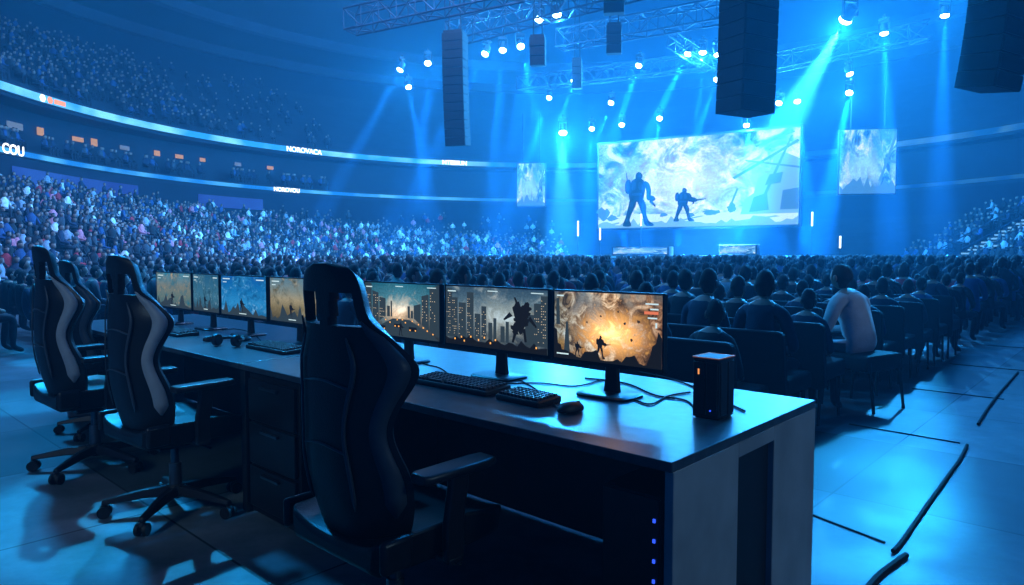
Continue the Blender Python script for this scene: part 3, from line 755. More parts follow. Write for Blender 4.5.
def rect(x0, z0, x1, z1): return [(x0, z0), (x1, z0), (x1, z1), (x0, z1)]
def rubble(seed, amp=.14, base=.0, n=26):
    r_ = random.Random(seed); pts = [(0, 0), (1, 0)]
    for i in range(n+1): pts.append((1-i/n, base+.03+amp*r_.random()**2*(1.5-abs(i/n-.5))))
    return pts
# ------------------------------------------------------------------ monitors
def monitor(u0, u1, pic, label, w_off=.57, yaw=0, z0=.115, hgt=.285):
    uc = (u0+u1)/2; w = (u1-u0)-.012
    t = thing('monitor', label, 'monitor', D(uc, w_off, TOP), ANG+yaw)
    MB().box((0, .012, z0+hgt/2), (w, .024, hgt)).box((0, .036, z0+hgt/2), (w*.55, .03, hgt*.6)).build('housing', M['dplastic'], t, bevel=.004)
    bz = MB(); e = .007
    bz.box((0, -.002, z0+e), (w, .006, 2*e)).box((0, -.002, z0+hgt-e/2), (w, .006, e))
    for s in (-1, 1): bz.box((s*(w/2-e/2), -.002, z0+hgt/2), (e, .006, hgt))
    bz.build('bezel', M['plastic'], t)
    MB().loft([[Vector((x, y, z)) for x, y in rrect(0, .05, .03*k, .014, .012)] for z, k in ((.012, 1.2), (.06, 1), (z0+.12, .9))]).build('neck', M['plastic'], t)
    MB().loft([[Vector((x, y, z)) for x, y in rrect(0, .03, .115*k, .085*k, .04)] for z, k in ((0.001, 1), (.008, 1), (.013, .94))]).build('base', M['plastic'], t)
    sw, sh, sx, sz = w-2*e, hgt-2.6*e, -w/2+e, z0+2*e
    s = screen_plane(sw, sh, sx, sz, -.0025, SM[pic], t)
    a = dict(parent=s, w=sw, h=sh, x0=sx, z0=sz, y=-.003)
    r_ = random.Random(pic)
    if pic == 'm1':
        sil('soldier', SOLD, SM['dark'], ox=.40, oz=.05, sx=.11, sz=.34, **a); sil('soldier', SOLD, SM['dark'], ox=.20, oz=.05, sx=.07, sz=.22, **a)
        sil('rubble', [rubble(4, .12)], SM['dark'], layer=1, **a)
        sil('debris', [jag(.74, .36, .012, .02, 1), jag(.68, .58, .010, .02, 2), jag(.80, .62, .014, .022, 3), jag(.46, .66, .009, .016, 4), jag(.62, .74, .008, .014, 5), jag(.33, .56, .008, .016, 6)], SM['smoke'], layer=1, split=True, **a)
        sil('wreckage', [[(.86, 0), (1, 0), (1, .42), (.97, .5), (.95, .34), (.92, .3), (.90, .16)], [(0, .0), (.1, .0), (.07, .2), (.04, .22), (.03, .42), (0, .45)]], SM['dark'], layer=1, split=True, **a)
        sil('tower', [[(.10, .1), (.12, .55), (.14, .55), (.16, .1)], [(.02, .5), (.02, .88), (.05, .9), (.06, .5)]], SM['grey'], split=True, **a)
        sil('hud', [rect(.86, .86, .97, .88), rect(.90, .79, .97, .81), rect(.03, .06, .15, .08), rect(.945, .55, .96, .62), rect(.88, .67, .96, .69), rect(.03, .92, .1, .94)], SM['hud'], layer=2, **a)
        sil('score', [rect(.85, .73, .97, .77)], SM['red'], layer=2, **a)
    elif pic in ('m2', 'm3'):
        if pic == 'm2':
            B = [rect(0, .12, .07, .95), rect(.07, .12, .13, .80), rect(.14, .12, .22, .72), rect(.23, .12, .30, .9), rect(.31, .12, .37, .55), rect(.38, .12, .43, .68), rect(.80, .12, .88, .6), rect(.88, .12, .94, .78), rect(.94, .12, 1, .9), rect(.45, .12, .49, .42), rect(.50, .12, .53, .50), rect(.57, .12, .61, .38), rect(.62, .12, .65, .46)]
            wins = [rect(x, z, x+.008, z+.010) for x0, z1 in ((.01, .9), (.075, .75), (.145, .66), (.235, .85), (.315, .5), (.385, .62), (.885, .7), (.945, .85)) for x in (x0, x0+.016, x0+.032) for z in np.arange(.18, z1, .04) if r_.random() < .45]
        else:
            B = [[(0, .05), (.10, .16), (.10, .98), (0, 1)], [(.11, .16), (.20, .26), (.20, .80), (.11, .84)], [(.21, .26), (.30, .36), (.30, .70), (.21, .72)], [(1, .05), (.88, .16), (.88, .92), (1, 1)], [(.87, .16), (.78, .26), (.78, .78), (.87, .82)], [(.77, .26), (.68, .36), (.68, .60), (.77, .64)], rect(.32, .36, .36, .56), rect(.37, .36, .39, .66), rect(.60, .36, .63, .58), rect(.64, .36, .67, .5)]
            wins = [rect(x, z, x+.009, z+.014) for x0, z1 in ((.02, .9), (.13, .78), (.22, .66), (.79, .74), (.89, .85)) for x in (x0, x0+.025, x0+.05) for z in np.arange(.34, z1, .05) if r_.random() < .45]
        sil('building', B, SM['grey'], split=True, **a); sil('windows', wins, SM['win'], layer=1, **a)['kind'] = 'stuff'
        if pic == 'm2':     # a torn dark mass at the right over the street
            sil('hanging_wreck', [jag(.76, .54, .065, .20, 21, 44, .55), jag(.72, .36, .04, .12, 22, 30, .6), jag(.81, .66, .05, .10, 23, 30, .6), [(.66, .62), (.60, .50), (.61, .48), (.69, .56)], [(.83, .52), (.90, .40), (.91, .42), (.85, .58)], [(.70, .30), (.68, .14), (.70, .14), (.73, .30)], [(.78, .36), (.80, .16), (.82, .17), (.805, .38)], [(.73, .70), (.70, .86), (.715, .86), (.76, .70)]], SM['dark'], layer=2, **a)
            sil('street', [rubble(9, .10, .05)], SM['dark'], layer=2, **a); sil('lamps', [rect(x, z, x+.012, z+.03) for x, z in ((.1, .08), (.17, .12), (.2, .06), (.35, .1), (.47, .07), (.52, .13), (.9, .08), (.27, .14), (.41, .15))], SM['fire'], layer=3, **a)['kind'] = 'stuff'
        else:
            sil('road', [[(0, 0), (1, 0), (.62, .33), (.40, .33)]], SM['grey'], layer=0, **a)
            sil('car', [rect(.42, .17, .49, .23), rect(.62, .12, .72, .2), rect(.2, .1, .30, .18)], SM['dark'], layer=2, split=True, **a)
            sil('soldier', SOLD, SM['dark'], ox=.48, oz=.02, sx=.06, sz=.26, layer=2, **a)
            sil('lamps', [rect(x, z, x+.014, z+.024) for x, z in ((.43, .18), (.48, .18), (.63, .13), (.70, .13), (.21, .11), (.28, .11), (.46, .3), (.53, .31), (.8, .2), (.85, .15), (.57, .26), (.36, .24), (.66, .3), (.30, .28), (.74, .25), (.92, .1))], SM['fire'], layer=3, **a)['kind'] = 'stuff'
        sil('hud', [rect(.03, .9, .12, .92), rect(.86, .93, .97, .945), rect(.45, .93, .55, .945)], SM['hud'], layer=4, **a)
    else:
        sil('soldier', SOLD, SM['dark'], ox=.42, oz=.05, sx=.10, sz=.40, **a)
        sil('ruin', [rubble(pic+'a', .30, .02, 18)], SM['grey'], **a)
        sil('hud', [rect(.05, .9, .22, .925), rect(.8, .9, .96, .925), rect(.42, .05, .58, .07), rect(.05, .82, .14, .84)], SM['hud'], layer=1, **a)
    return t
monitor(.357, .86, 'm1', 'nearest monitor showing an orange explosion and soldier silhouettes', yaw=.04)
monitor(.876, 1.515, 'm2', 'monitor showing a grey ruined city, second from the near end')
monitor(1.535, 2.15, 'm3', 'monitor showing a city street between tall buildings, beside the near chair')
monitor(2.60, 3.155, 'm4', 'monitor with a tan battlefield picture, just left of the near chair')
monitor(3.18, 3.835, 'm5', 'monitor with a strong blue battle picture, second in the left group')
monitor(3.85, 4.295, 'm6', 'narrow monitor with a dark teal game picture, second from the far desk end')
monitor(4.31, 4.99, 'm7', 'leftmost monitor at the far desk end with an ochre and teal picture')

# ------------------------------------------------------------------ desk top things
def keyboard(p, rz, ln, dp, label):
    t = thing('keyboard', label, 'keyboard', p, rz)
    MB().loft([[Vector((x, y, z+(.008 if y > 0 else 0)*(z > .01))) for x, y in rrect(0, 0, ln/2*k, dp/2*k, .01)] for z, k in ((0, .98), (.006, 1), (.016, 1), (.02, .97))]).build('case', M['dplastic'], t)
    mb = MB(); nx = int((ln-.02)/.0195); ny = 6 if dp > .12 else 5; px_ = (ln-.02)/nx; py_ = (dp-.02)/ny
    for r_ in range(ny):
        c = 0
        while c < nx:
            wdt = 1
            if r_ == 0 and 3 <= c <= 4 and nx > 12: wdt = 6
            wdt = min(wdt, nx-c); cx = -ln/2+.01+px_*(c+wdt/2); cy = -dp/2+.01+py_*(r_+.5); zz = .024+.006*r_/ny
            kw, kd = px_*wdt*.44, py_*.43
            mb.loft([[Vector((cx+sx*kw*k, cy+sy*kd*k, zz+dz)) for sx, sy in ((-1, -1), (1, -1), (1, 1), (-1, 1))] for dz, k in ((-.006, 1), (.006, .78))]); c += wdt
    k = mb.build('keycaps', M['key'], t); k['kind'] = 'stuff'
    MB().box((0, dp/2-.004, .021), (ln*.9, .003, .004)).build('backlight', M['bluled'], t)
    return t
def mouse(p, rz, label):
    t = thing('mouse', label, 'mouse', p, rz); rings = []
    for z, k in ((0, .92), (.008, 1), (.02, .93), (.03, .7), (.036, .35)):
        rings.append([Vector((.031*k*math.cos(a)*(1-.12*math.sin(a)), .058*k*math.sin(a)-.006*(1-k), z)) for a in [2*math.pi*i/20 for i in range(20)]])
    MB().loft(rings).build('body', M['dplastic'], t, sub=1)
    MB().cyl((-.004, .03, .027), (.004, .03, .027), .010, None, 12).build('scroll_wheel', M['metal'], t)
    return t
Z = TOP+.0005
keyboard(at(460, 387, Z), ANG+.02, .43, .15, 'black full-size keyboard in front of the second monitor')
keyboard(at(528, 401, Z), ANG-.05, .22, .13, 'small black keypad between the large keyboard and mouse')
mouse(at(571, 412, Z), ANG-.2, 'black mouse on the near desk, left of the desk computer')
keyboard(at(276, 350, Z), ANG, .43, .15, 'black keyboard just left of the nearest chair')
mouse(at(243, 341, Z), ANG, 'black mouse beside the keyboard behind the middle chair')
keyboard(at(176, 334, Z), ANG, .40, .15, 'black keyboard in front of the leftmost monitor')
mouse(at(212, 341, Z), ANG, 'black mouse near the left keyboard')
# headset lying on the far desk
hsd = thing('headset', 'black headset lying on the far desk between the left keyboards', 'headset', at(228, 346, Z), ANG+.4)
MB().tube([(.085*math.cos(R(a_)), .085*math.sin(R(a_)), .035+.008*math.sin(R(a_))) for a_ in range(-10, 191, 12)], .009, 8).build('headband', M['dplastic'], hsd)
for sx in (-1, 1):
    MB().cyl((sx*.085, -.01, .036), (sx*.055, -.01, .036), .036, .034, 18).build('ear_cup', M['plastic'], hsd, bevel=.004)
# small computer
mc = thing('mini_computer', 'small black desk computer with copper rim at the near desk end', 'computer', at(713, 416, TOP), ANG-.02)
MB().loft([[Vector((x, y, z)) for x, y in rrect(0, 0, .046, .056, .005)] for z in (.004, .200)]).build('case', M['gloss'], mc, bevel=.002)
rim = MB()
for (x0, y0), (x1, y1) in (((-.046, -.056), (.046, -.056)), ((.046, -.056), (.046, .056)), ((.046, .056), (-.046, .056)), ((-.046, .056), (-.046, -.056))):
    rim.cyl((x0, y0, .2015), (x1, y1, .2015), .0020, None, 6)
rim.build('copper_rim', M['copper'], mc)['label'] = 'glowing copper rim'
MB().box((0, 0, .2005), (.084, .10, .004)).build('top_grille', M['dplastic'], mc)
for x in (-.023, .023): MB().box((x, -.0565, .10), (.040, .004, .175)).build('front_panel', M['plastic'], mc, bevel=.002)
MB().box((.0465, -.02, .10), (.004, .045, .175)).box((.0465, .03, .10), (.004, .040, .175)).build('side_panel', M['plastic'], mc, bevel=.002)
MB().box((-.023, -.0595, .155), (.005, .002, .018)).build('warm_light', M['warmled'], mc)
MB().cyl((.02, -.0585, .03), (.02, -.0605, .03), .003).build('power_button', M['bluled'], mc)
MB().box((0, 0, .002), (.08, .09, .004)).build('foot', M['rubber'], mc)
# pc tower under the desk
pt = thing('computer_tower', 'black computer tower with blue lights under the near desk end', 'computer', D(.185, .10), ANG)
MB().box((0, .22, .32), (.20, .44, .60)).build('case', M['dplastic'], pt, bevel=.006)
MB().box((0, -.004, .33), (.19, .012, .57)).build('front_panel', M['plastic'], pt, bevel=.004)
for i in range(4): MB().box((.082, -.012, .38+.058*i), (.007, .006, .010)).build('status_light', M['bluled'], pt)
f_ = MB()
for sx in (-1, 1):
    for y in (.04, .40): f_.box((sx*.075, y, .01), (.03, .03, .02))
f_.build('foot', M['rubber'], pt)
# desk cables
def cable(pts, r, label, mat='rubber'):
    P_ = [Vector(p) for p in pts]; out = []
    for i in range(len(P_)-1):
        p0, p1, p2, p3 = P_[max(i-1, 0)], P_[i], P_[i+1], P_[min(i+2, len(P_)-1)]
        for k in range(8):
            t = k/8; out.append(.5*((2*p1)+(p2-p0)*t+(2*p0-5*p1+4*p2-p3)*t*t+(3*p1-p0-3*p2+p3)*t**3))
    out.append(P_[-1])
    return tag(MB().tube(out, r, 8).build('cable', M[mat], None), label, 'cable')
zc = TOP+.004
cable([at(585, 378, zc), at(625, 383, zc), at(655, 395, zc), at(685, 400, zc), at(695, 409, zc)], .0035, 'thin black cable on the desktop running to the small computer')
cable([at(640, 372, zc), at(672, 379, zc), at(694, 387, zc), at(722, 400, zc), at(745, 411, zc)], .0035, 'black cable passing behind the small computer')
cable([at(620, 392, zc), at(648, 404, zc), at(668, 396, zc), at(690, 392, zc)], .0035, 'looped black cable right of the nearest monitor base')
cable([at(560, 410, zc), at(540, 392, zc), at(520, 380, zc), at(508, 376, zc)], .003, 'mouse cable running back under the second monitor')
cable([at(498, 384, zc), at(540, 383, zc), at(575, 386, zc), at(600, 380, zc)], .003, 'thin cable between the second and nearest monitor bases')
cable([at(452, 377, zc), at(440, 368, zc), at(425, 364, zc), at(412, 358, zc)], .003, 'keyboard cable running back under the city street monitor')
cable([at(262, 342, zc), at(252, 333, zc), at(236, 329, zc), at(222, 330, zc)], .003, 'thin cable on the far desk between the left monitors')
# floor cables and strips along the aisle
zg = .011
cable([at(893, 551, zg), at(902, 541, zg), at(925, 508, zg), at(945, 480, zg), at(960, 459, zg), at(967, 445, zg)], .010, 'black cable along the aisle floor beside the desk end')
cable([at(866, 590, zg), at(878, 576, zg), at(892, 565, zg), at(906, 555, zg)], .013, 'thick black cable end on the floor at the bottom right corner')
cable([at(978, 424, zg), at(988, 408, zg), at(1002, 390, zg), at(1018, 372, zg)], .010, 'black cable farther along the aisle at the right edge')
def strip(p0, p1, wd, ht, label):
    p0, p1 = Vector(p0), Vector(p1); d = (p1-p0).normalized(); n = Vector((-d.y, d.x, 0)); rings = []
    for p in (p0, p1): rings.append([p+n*wd/2, p+n*wd*.3+Vector((0, 0, ht)), p-n*wd*.3+Vector((0, 0, ht)), p-n*wd/2])
    return tag(MB().loft(rings).build('floor_strip', M['rubber']), label, 'floor strip')
zf = .001
strip(D(-.06, 1.80, zf), D(.85, 2.1, zf), .016, .006, 'thin black line on the floor from the desk to the aisle cable')
strip(D(.02, 3.95, zf), D(.75, 4.0, zf), .016, .006, 'second thin black line across the aisle')
strip(D(.02, 5.9, zf), D(.75, 5.9, zf), .016, .006, 'third thin black line across the aisle, near the seated man')
strip(D(.02, 7.9, zf), D(.8, 7.9, zf), .02, .006, 'fourth thin black line across the aisle, beyond the seated man')
strip(D(.02, 10.2, zf), D(.8, 10.2, zf), .02, .006, 'farthest thin black line across the aisle')

# ------------------------------------------------------------------ stage and screens
st = thing('stage', 'wide black stage below the main video screen', 'stage', stage_pt(6.6, 0), SA)
MB().box((0, -1.5, .6), (24, 9, 1.2)).build('platform', M['stage'], st, bevel=.03)
MB().box((0, -6.02, 1.12), (24, .05, .10)).build('edge_light', em('edge_blue', (.05, .35, .9), 1.0), st)
sw_, sh_ = 13.25, 5.85
vs = thing('video_screen', 'huge main video screen above the stage showing two soldiers in smoke', 'video screen', stage_pt(0, 0, 3.1), SA)
MB().box((sw_/2, .25, sh_/2), (sw_+.3, .4, sh_+.3)).build('frame', M['stage'], vs)
s = screen_plane(sw_, sh_, 0, 0, .03, SM['big'], vs)
a = dict(parent=s, w=sw_, h=sh_, x0=0, z0=0, y=.0)
for nm_, pl, pr, mt, ly in (('soldier', SOLD[:5]+ARMLOW, SOLD, 'dkblue', 6), ('armour', ARMOUR, ARMOUR, 'armour', 8)):
    sil(nm_, pl, SM[mt], ox=.12, oz=.015, sx=.20, sz=.64, layer=ly, split=nm_ == 'armour', **a)
    sil(nm_, pr, SM[mt], ox=.40, oz=.06, sx=.125, sz=.38, layer=ly, split=nm_ == 'armour', **a)
sil('road', [[(0, 0), (1, 0), (1, .12), (.75, .15), (.5, .14), (.2, .16), (0, .1)]], SM['palegl'], layer=1, **a)
sil('wreck_hull', [[(.74, .12), (.76, .28), (.80, .34), (.82, .50), (.87, .56), (.89, .72), (.93, .76), (1, .68), (1, .12)]], SM['midblue'], layer=2, **a)
sil('wreck_panel', [[(.78, .14), (.80, .30), (.86, .34), (.87, .16)], [(.85, .42), (.87, .53), (.93, .55), (.92, .44)], [(.92, .16), (.93, .36), (1, .38), (1, .16)]], SM['lowblue'], layer=3, split=True, **a)
sil('girder', [[(.80, .84), (.97, .97), (.98, .955), (.81, .825)], [(.68, .16), (.72, .40), (.73, .40), (.69, .16)], [(.70, .52), (.99, .88), (1, .86), (.71, .50)], [(.76, .70), (1, .60), (1, .58), (.76, .685)], [(.84, .30), (.96, .92), (.97, .92), (.855, .30)]], SM['lowblue'], layer=4, split=True, **a)
sil('debris', [jag(.03, .17, .035, .08, 31), jag(.60, .15, .04, .035, 32), jag(.50, .13, .02, .02, 33), jag(.08, .12, .03, .03, 34), jag(.70, .20, .02, .05, 35), jag(.36, .14, .02, .02, 36)], SM['lowblue'], layer=3, split=True, **a)
sil('rubble', [rubble('big', .07, .0, 40)], SM['midblue'], layer=2, **a)
sil('road_mark', [[(.3, .02), (.55, .12), (.57, .115), (.36, .02)], [(.6, .02), (.9, .1), (.92, .09), (.68, .02)], [(.02, .03), (.12, .07), (.12, .05), (.05, .02)]], SM['midblue'], layer=3, split=True, **a)
def side_screen(px0, px1, py0, py1, d, label, stretch=1.0):
    p = P(px0, py1, d); w = (px1-px0)/FPX*d*stretch; h = (py1-py0)/FPX*d
    t = thing('video_screen', label, 'video screen', p, SA*.3)
    MB().box((w/2, .2, h/2), (w+.1, .3, h+.1)).build('frame', M['stage'], t)
    s = screen_plane(w, h, 0, 0, .02, SM['side'], t)
    a = dict(parent=s, w=w, h=h, x0=0, z0=0, y=0)
    sil('rubble', [rubble(label, .16, .04, 16)], SM['lowblue'], layer=2, **a)
    sil('girder', [[(.70, .2), (.98, .95), (1, .95), (1, .88), (.75, .2)], [(.78, .55), (1, .50), (1, .46), (.78, .51)]], SM['lowblue'], layer=1, split=True, **a)
    for x in (.2, .8): MB().cyl((w*x, .2, h+.1), (w*x, .2, h+4), .03, None, 6).build('hanging_cable', M['spk'], t)
    return t
side_screen(517, 545, 164, 206, 56, 'small side video screen hanging left of the main screen')
side_screen(839, 891, 131, 194, 39, 'side video screen hanging right of the main screen')
for (px, py, d, wpx, hpx, lb) in ((632, 252, 41, 62, 11, 'low wide LED booth on the stage left of centre'), (732, 252, 38, 38, 16, 'smaller LED booth on the stage right of centre')):
    p = P(px, py+hpx/2, d); w, h = wpx/FPX*d, hpx/FPX*d
    q = Vector((p.x-6.1, p.y-49, 0)); bb = min(q.dot(SN), 5.0); p = stage_pt(q.dot(SE), bb)
    t = thing('stage_booth', lb, 'booth', (p.x, p.y, 1.2), SA)
    hh = max(.4, H+(254-py+hpx/2)/FPX*d-1.2)
    MB().box((0, .4, hh/2), (w, .8, hh)).build('counter', M['stage'], t, bevel=.02)
    screen_plane(w*.94, hh*.7, -w*.47, hh*.2, -.01, SM['side'], t, 'led_front')
M['tube_e'] = em('led_tube', (.75, .93, 1), 3)
for px, y0, y1, d in ((578, 221, 236, 48), (600, 228, 240, 46), (641, 214, 226, 47), (812, 212, 226, 40), (840, 236, 248, 39)):
    p0, p1 = P(px, y1, d), P(px, y0, d)
    t = thing('light_tube', 'thin upright white light tube standing on the stage', 'light', (p0.x, p0.y, 1.2), 0, 'upright light tubes on the stage')
    MB().cyl((0, 0, p0.z-1.2), (0, 0, p1.z-1.2), .05, None, 8).build('tube', M['tube_e'], t)
    MB().cyl((0, 0, 0), (0, 0, p0.z-1.2), .04, None, 8).cyl((0, 0, 0), (0, 0, .05), .3, None, 12).build('stand', M['stage'], t)

# ------------------------------------------------------------------ trusses, lamps, speakers
def truss(p0, p1, sec, label, bays=None):
    p0, p1 = Vector(p0), Vector(p1); d = p1-p0; Ln = d.length; x = d.normalized(); y = x.cross(Vector((0, 0, 1))).normalized(); z = y.cross(x)
    mb = MB(); cs = [y*(sec/2*a)+z*(sec/2*b_) for a, b_ in ((-1, -1), (1, -1), (1, 1), (-1, 1))]; n = bays or max(4, int(Ln/sec))
    for c in cs: mb.cyl(c, d+c, sec*.05, None, 6)
    for i in range(n):
        q0, q1 = d*(i/n), d*((i+1)/n)
        for k in range(4):
            a, b_ = cs[k], cs[(k+1) % 4]
            mb.cyl(q0+a, q1+b_, sec*.03, None, 5) if i % 2 else mb.cyl(q0+b_, q1+a, sec*.03, None, 5)
            mb.cyl(q0+a, q0+b_, sec*.026, None, 5)
    o = mb.build('truss', M['truss']); o.location = p0; return tag(o, label, 'truss')
truss(P(350, 22, 27), P(520, -14, 24), .8, 'lattice lighting truss at the top left, over the left speaker')
truss(P(452, 34, 33), P(640, -16, 27), .9, 'lattice truss crossing the top centre toward the right')
truss(P(560, 40, 36), P(740, 8, 31), .9, 'truss behind the big hanging speaker')
truss(P(520, 84, 50), P(720, 60, 42), .9, 'long dim truss above the main screen, left half')
truss(P(740, 70, 40), P(930, 30, 36), .9, 'truss right of the big hanging speaker')
truss(P(672, 40, 36), P(712, 66, 38), .6, 'short sloping truss carrying a row of lamps')
def moving_head():
    t = thing('stage_light', '', 'stage light')
    MB().cyl((0, 0, .0), (0, 0, -.12), .03).box((0, 0, -.01), (.10, .08, .06)).build('clamp', M['spk'], t)
    MB().box((0, 0, -.17), (.34, .26, .11)).build('base', M['spk'], t, bevel=.02)
    mb = MB(); mb.box((0, 0, -.24), (.36, .09, .04))
    for s in (-1, 1): mb.box((s*.175, 0, -.40), (.035, .09, .34))
    mb.build('yoke', M['spk'], t, bevel=.01)
    hd = MB().tube([(0, 0, .17), (0, 0, .14), (0, 0, .0), (0, 0, -.12), (0, 0, -.2)], [.07, .12, .135, .13, .145], 18).build('lamp_head', M['spk'], t); hd.location = (0, 0, -.48)
    MB().sph((0, 0, -.20), (.15, .15, .09), 18, 8).build('lens', M['lens'], hd)
    return t
mh = moving_head(); mh_used = False
BEAM = .86; GLOW = .40
# (px, py, depth, aim px, aim py, aim depth, power in kW, cone, glow kW)
LAMPS = [(402, 66, 40, 340, 180, 40, 700, 10, 5), (428, 60, 40, 420, 200, 36, 600, 9, 4), (447, 57, 38, 380, 240, 40, 500, 9, 2), (487, 50, 36, 400, 220, 34, 900, 9, 4), (503, 46, 36, 490, 220, 34, 800, 9, 4), (520, 43, 35, 560, 230, 30, 700, 9, 2),
         (540, 15, 31, 500, 200, 28, 500, 9, 1.5), (556, 10, 30, 600, 200, 28, 500, 9, 1.5), (550, 95, 48, 500, 240, 44, 1200, 11, 4), (563, 128, 49, 562, 250, 47, 800, 26, 38), (592, 126, 48, 585, 250, 44, 900, 11, 5), (622, 122, 47, 610, 252, 43, 600, 10, 3),
         (660, 116, 46, 640, 250, 40, 850, 11, 5), (690, 50, 37, 600, 230, 36, 1500, 11, 5), (703, 48, 37, 690, 230, 37, 1100, 10, 5), (716, 50, 36.5, 780, 230, 36, 900, 10, 4), (640, 62, 40, 580, 230, 38, 1300, 11, 4), (718, 76, 40, 660, 240, 38, 900, 10, 3),
         (746, 122, 43, 756, 200, 41, 700, 26, 6), (780, 100, 42, 730, 240, 39, 1300, 12, 10), (797, 98, 42, 810, 240, 39, 1300, 12, 10), (850, 12, 30, 770, 150, 36, 4200, 24, 22), (884, 28, 33, 890, 200, 34, 1600, 13, 5), (850, 89, 37.5, 820, 240, 35, 1500, 13, 11), (848, 70, 37.5, 920, 230, 36, 1200, 11, 6),
         (612, 100, 46, 560, 240, 42, 900, 10, 2), (408, 84, 44, 440, 250, 40, 500, 9, 2), (945, 10, 32, 940, 190, 33, 1100, 12, 2), (575, 78, 44, 520, 240, 40, 800, 10, 2)]
for i, (px, py, d, ax, ay, ad, kw, cone, gl) in enumerate(LAMPS):
    p = P(px, py, d); tg = P(ax, ay, ad); big = i in (9, 21); sc = 1.25*(1.5 if big else 1)
    top = p+Vector((0, 0, .48*sc))
    lb = 'small stage lamp hanging under the ceiling trusses with a glowing lens'
    if i == 9: lb = 'brightest stage lamp left of the main screen, in a wide blue glow'
    if i == 21: lb = 'bright stage lamp high right of the big hanging speaker'
    if not mh_used: o = mh; mh_used = True; o.location = top; o['label'] = lb
    else: o = dup(mh, top, 0, lb)
    if not big: o['group'] = 'stage lamps under the trusses'
    elif 'group' in o: del o['group']
    o.scale = (sc,)*3
    yaw = math.atan2(tg.x-p.x, -(tg.y-p.y)); o.rotation_euler = (0, 0, yaw)
    dv = Matrix.Rotation(-yaw, 3, 'Z') @ (tg-p).normalized()
    for k in KIDS[o.name]:
        if k.name.startswith('lamp_head'):
            k.rotation_mode = 'QUATERNION'; k.rotation_quaternion = Vector((0, 0, -1)).rotation_difference(dv)
    q = p + (tg-p).normalized()*(.42*sc)
    if kw: spot('beam_%d' % i, q, tg, kw*1000*BEAM, (.012, .25, 1) if not big else (.08, .42, 1), cone, .85, .10)
    if gl: point('lamp_glow_%d' % i, q+(tg-p).normalized()*.12, gl*1000*GLOW, (.03, .36, 1), .08)
def line_array(p_bottom, n, w, dp, hc, yaw, curve, label):
    t = thing('line_array_speaker', label, 'speaker', p_bottom, yaw)
    y = 0; z = 0
    for i in range(n):
        a = curve*(1-i/max(1, n-1))
        Mx = Matrix.Translation((0, y, z+hc/2)) @ Matrix.Rotation(a, 4, 'X')
        mb = MB(); mb.box((0, 0, 0), (w, dp, hc*.97)); mb.bm.transform(Mx)
        b_ = mb.build('cabinet', M['spk'], t, bevel=.012)
        mb = MB(); mb.box((0, -dp/2-.01, 0), (w*.94, .02, hc*.84)); mb.bm.transform(Mx); mb.build('grille', M['grille'], b_)
        z += hc*math.cos(a); y += -hc*math.sin(a)
    MB().box((0, y, z+.05), (w*.9, dp*.9, .1)).build('rigging_frame', M['spk'], t)
    mb = MB()
    for s in (-1, 1): mb.cyl((s*w*.3, y, z+.05), (s*w*.1, y, z+5), .025, None, 6)
    mb.build('hanging_cable', M['spk'], t)
    return t
line_array(P(458, 146, 28), 13, .86, .7, .335, R(-15), R(8), 'tall slim line array speaker hanging left of centre')
line_array(P(745, 114, 15), 11, 1.0, .75, .31, R(28), R(2), 'largest hanging line array speaker, top centre right')
line_array(P(988, 90, 13), 9, .95, .7, .3, R(30), R(9), 'hanging line array speaker at the top right corner')
for px, py, d, n, w, lb in ((538, 66, 28, 3, .62, 'small hanging speaker just right of the slim line array'), (614, 54, 28, 3, .6, 'small hanging speaker under the top centre truss'), (614, 14, 24, 2, .7, 'small hanging speaker cut off by the top edge'), (577, 89, 36, 4, .5, 'smallest hanging speaker in the haze above the main screen')):
    line_array(P(px, py, d), n, w, .5, .36, R(-10), R(6), lb)

# ------------------------------------------------------------------ light and haze
area('key_stage_wash', (7, 15, 13), (-.5, 3, 0), 1100, (.010, .30, 1), 4)
area('left_floor_wash', (-8, 11, 9), (-3.5, 3.5, 0), 1100, (.01, .36, 1), .7)
for i, (px, py) in enumerate(((30, 400), (110, 505), (60, 360), (20, 350), (230, 560))):
    spot('left_floor_patch_%d' % i, (-7+i*.7, 10, 9), at(px, py, 0), 7000, (.015, .42, 1), 7, .4, .1)
spot('right_floor_wash', (11, 17, 8.5), (3.6, 5.0, 0), 10500, (.02, .36, 1), 34, .6, .1)
for i, (px, py) in enumerate(((838, 495), (905, 420), (985, 360))):
    spot('right_floor_patch_%d' % i, (11+i*.3, 17, 9.5), at(px, py, 0), 8000, (.02, .42, 1), 4.2, .6, .1)
spot('end_panel_light', (6.5, -2.5, 4.5), (.9, 2.2, .4), 330, (.45, .80, 1), 24, .9, .3)
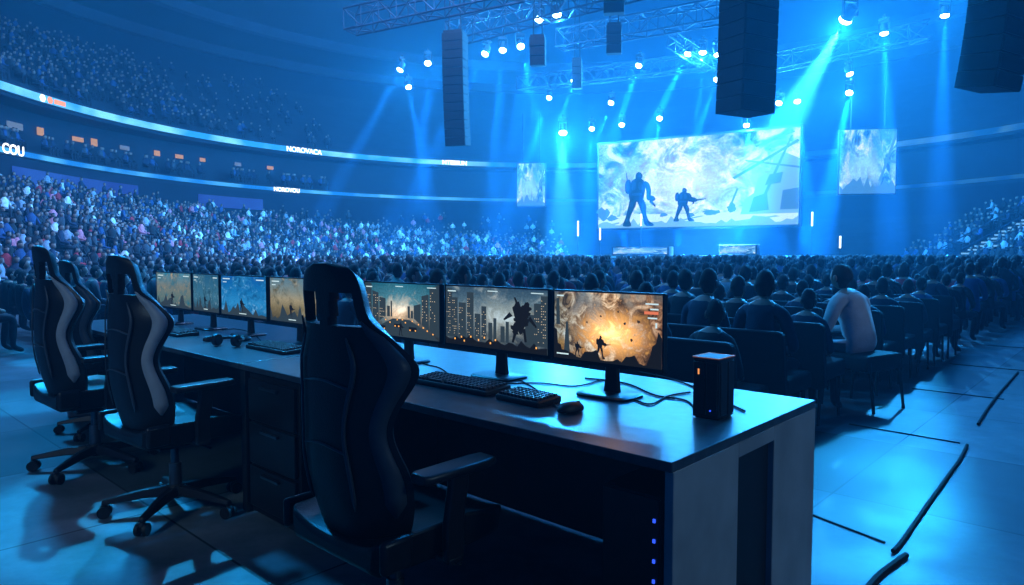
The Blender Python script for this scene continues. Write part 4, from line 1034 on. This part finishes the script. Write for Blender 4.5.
spot('aisle_man_light', (8.5, 1.5, 5), hero_p+Vector((0, 0, .98)), 260, (.55, .82, 1), 7, .8, .2)
spot('left_chair_light', (-4.5, -1.5, 4), D(3.2, -.3, .8), 260, (.5, .8, 1), 34, .9, .3)
area('left_stand_wash', (-3, 22, 17), (-20, 34, 3), 5400, (.20, .42, 1), 5)
area('far_stand_wash', (-2, 32, 19), (-14, 60, 2), 6500, (.07, .38, 1), 4)
area('near_left_crowd_wash', (-4, 14, 12), (-10, 18, 1), 900, (.24, .46, 1), 3)
area('floor_crowd_wash', (16, 33, 17), (5, 14, 0), 1900, (.02, .26, 1), 6)
spot('right_stand_wash', (15, 20, 15), (27, 38.5, 3), 8000, (.03, .30, 1), 30, .8, .5)
for i, (x, tx, kw) in enumerate(((1, -1, 500), (5, 4, 450), (9, 10, 450), (13, 16, 500))):  # added unseen spots behind the screen; they make the blue haze glow
    spot('haze_glow_spot_%d' % i, stage_pt(x, -2.6, 1.5), stage_pt(tx, -3, 16), kw*460, (.003, .17, 1), 42, .95, .2)
w = bpy.data.worlds.new('world'); S.world = w; w.use_nodes = True; nt = w.node_tree; nt.nodes.clear()
o = nt.nodes.new('ShaderNodeOutputWorld'); bg = nt.nodes.new('ShaderNodeBackground'); bg.inputs[0].default_value = (.003, .012, .05, 1); bg.inputs[1].default_value = .5
nt.links.new(bg.outputs[0], o.inputs['Surface'])
vs_ = nt.nodes.new('ShaderNodeVolumeScatter'); vs_.inputs['Color'].default_value = (.25, .72, 1, 1); vs_.inputs['Density'].default_value = .0040; vs_.inputs['Anisotropy'].default_value = .45
ve = nt.nodes.new('ShaderNodeEmission'); ve.inputs[0].default_value = (.003, .12, 1, 1); ve.inputs[1].default_value = .0002  # haze gives off faint blue by itself in place of scattered light
ad = nt.nodes.new('ShaderNodeAddShader'); nt.links.new(vs_.outputs[0], ad.inputs[0]); nt.links.new(ve.outputs[0], ad.inputs[1]); nt.links.new(ad.outputs[0], o.inputs['Volume'])
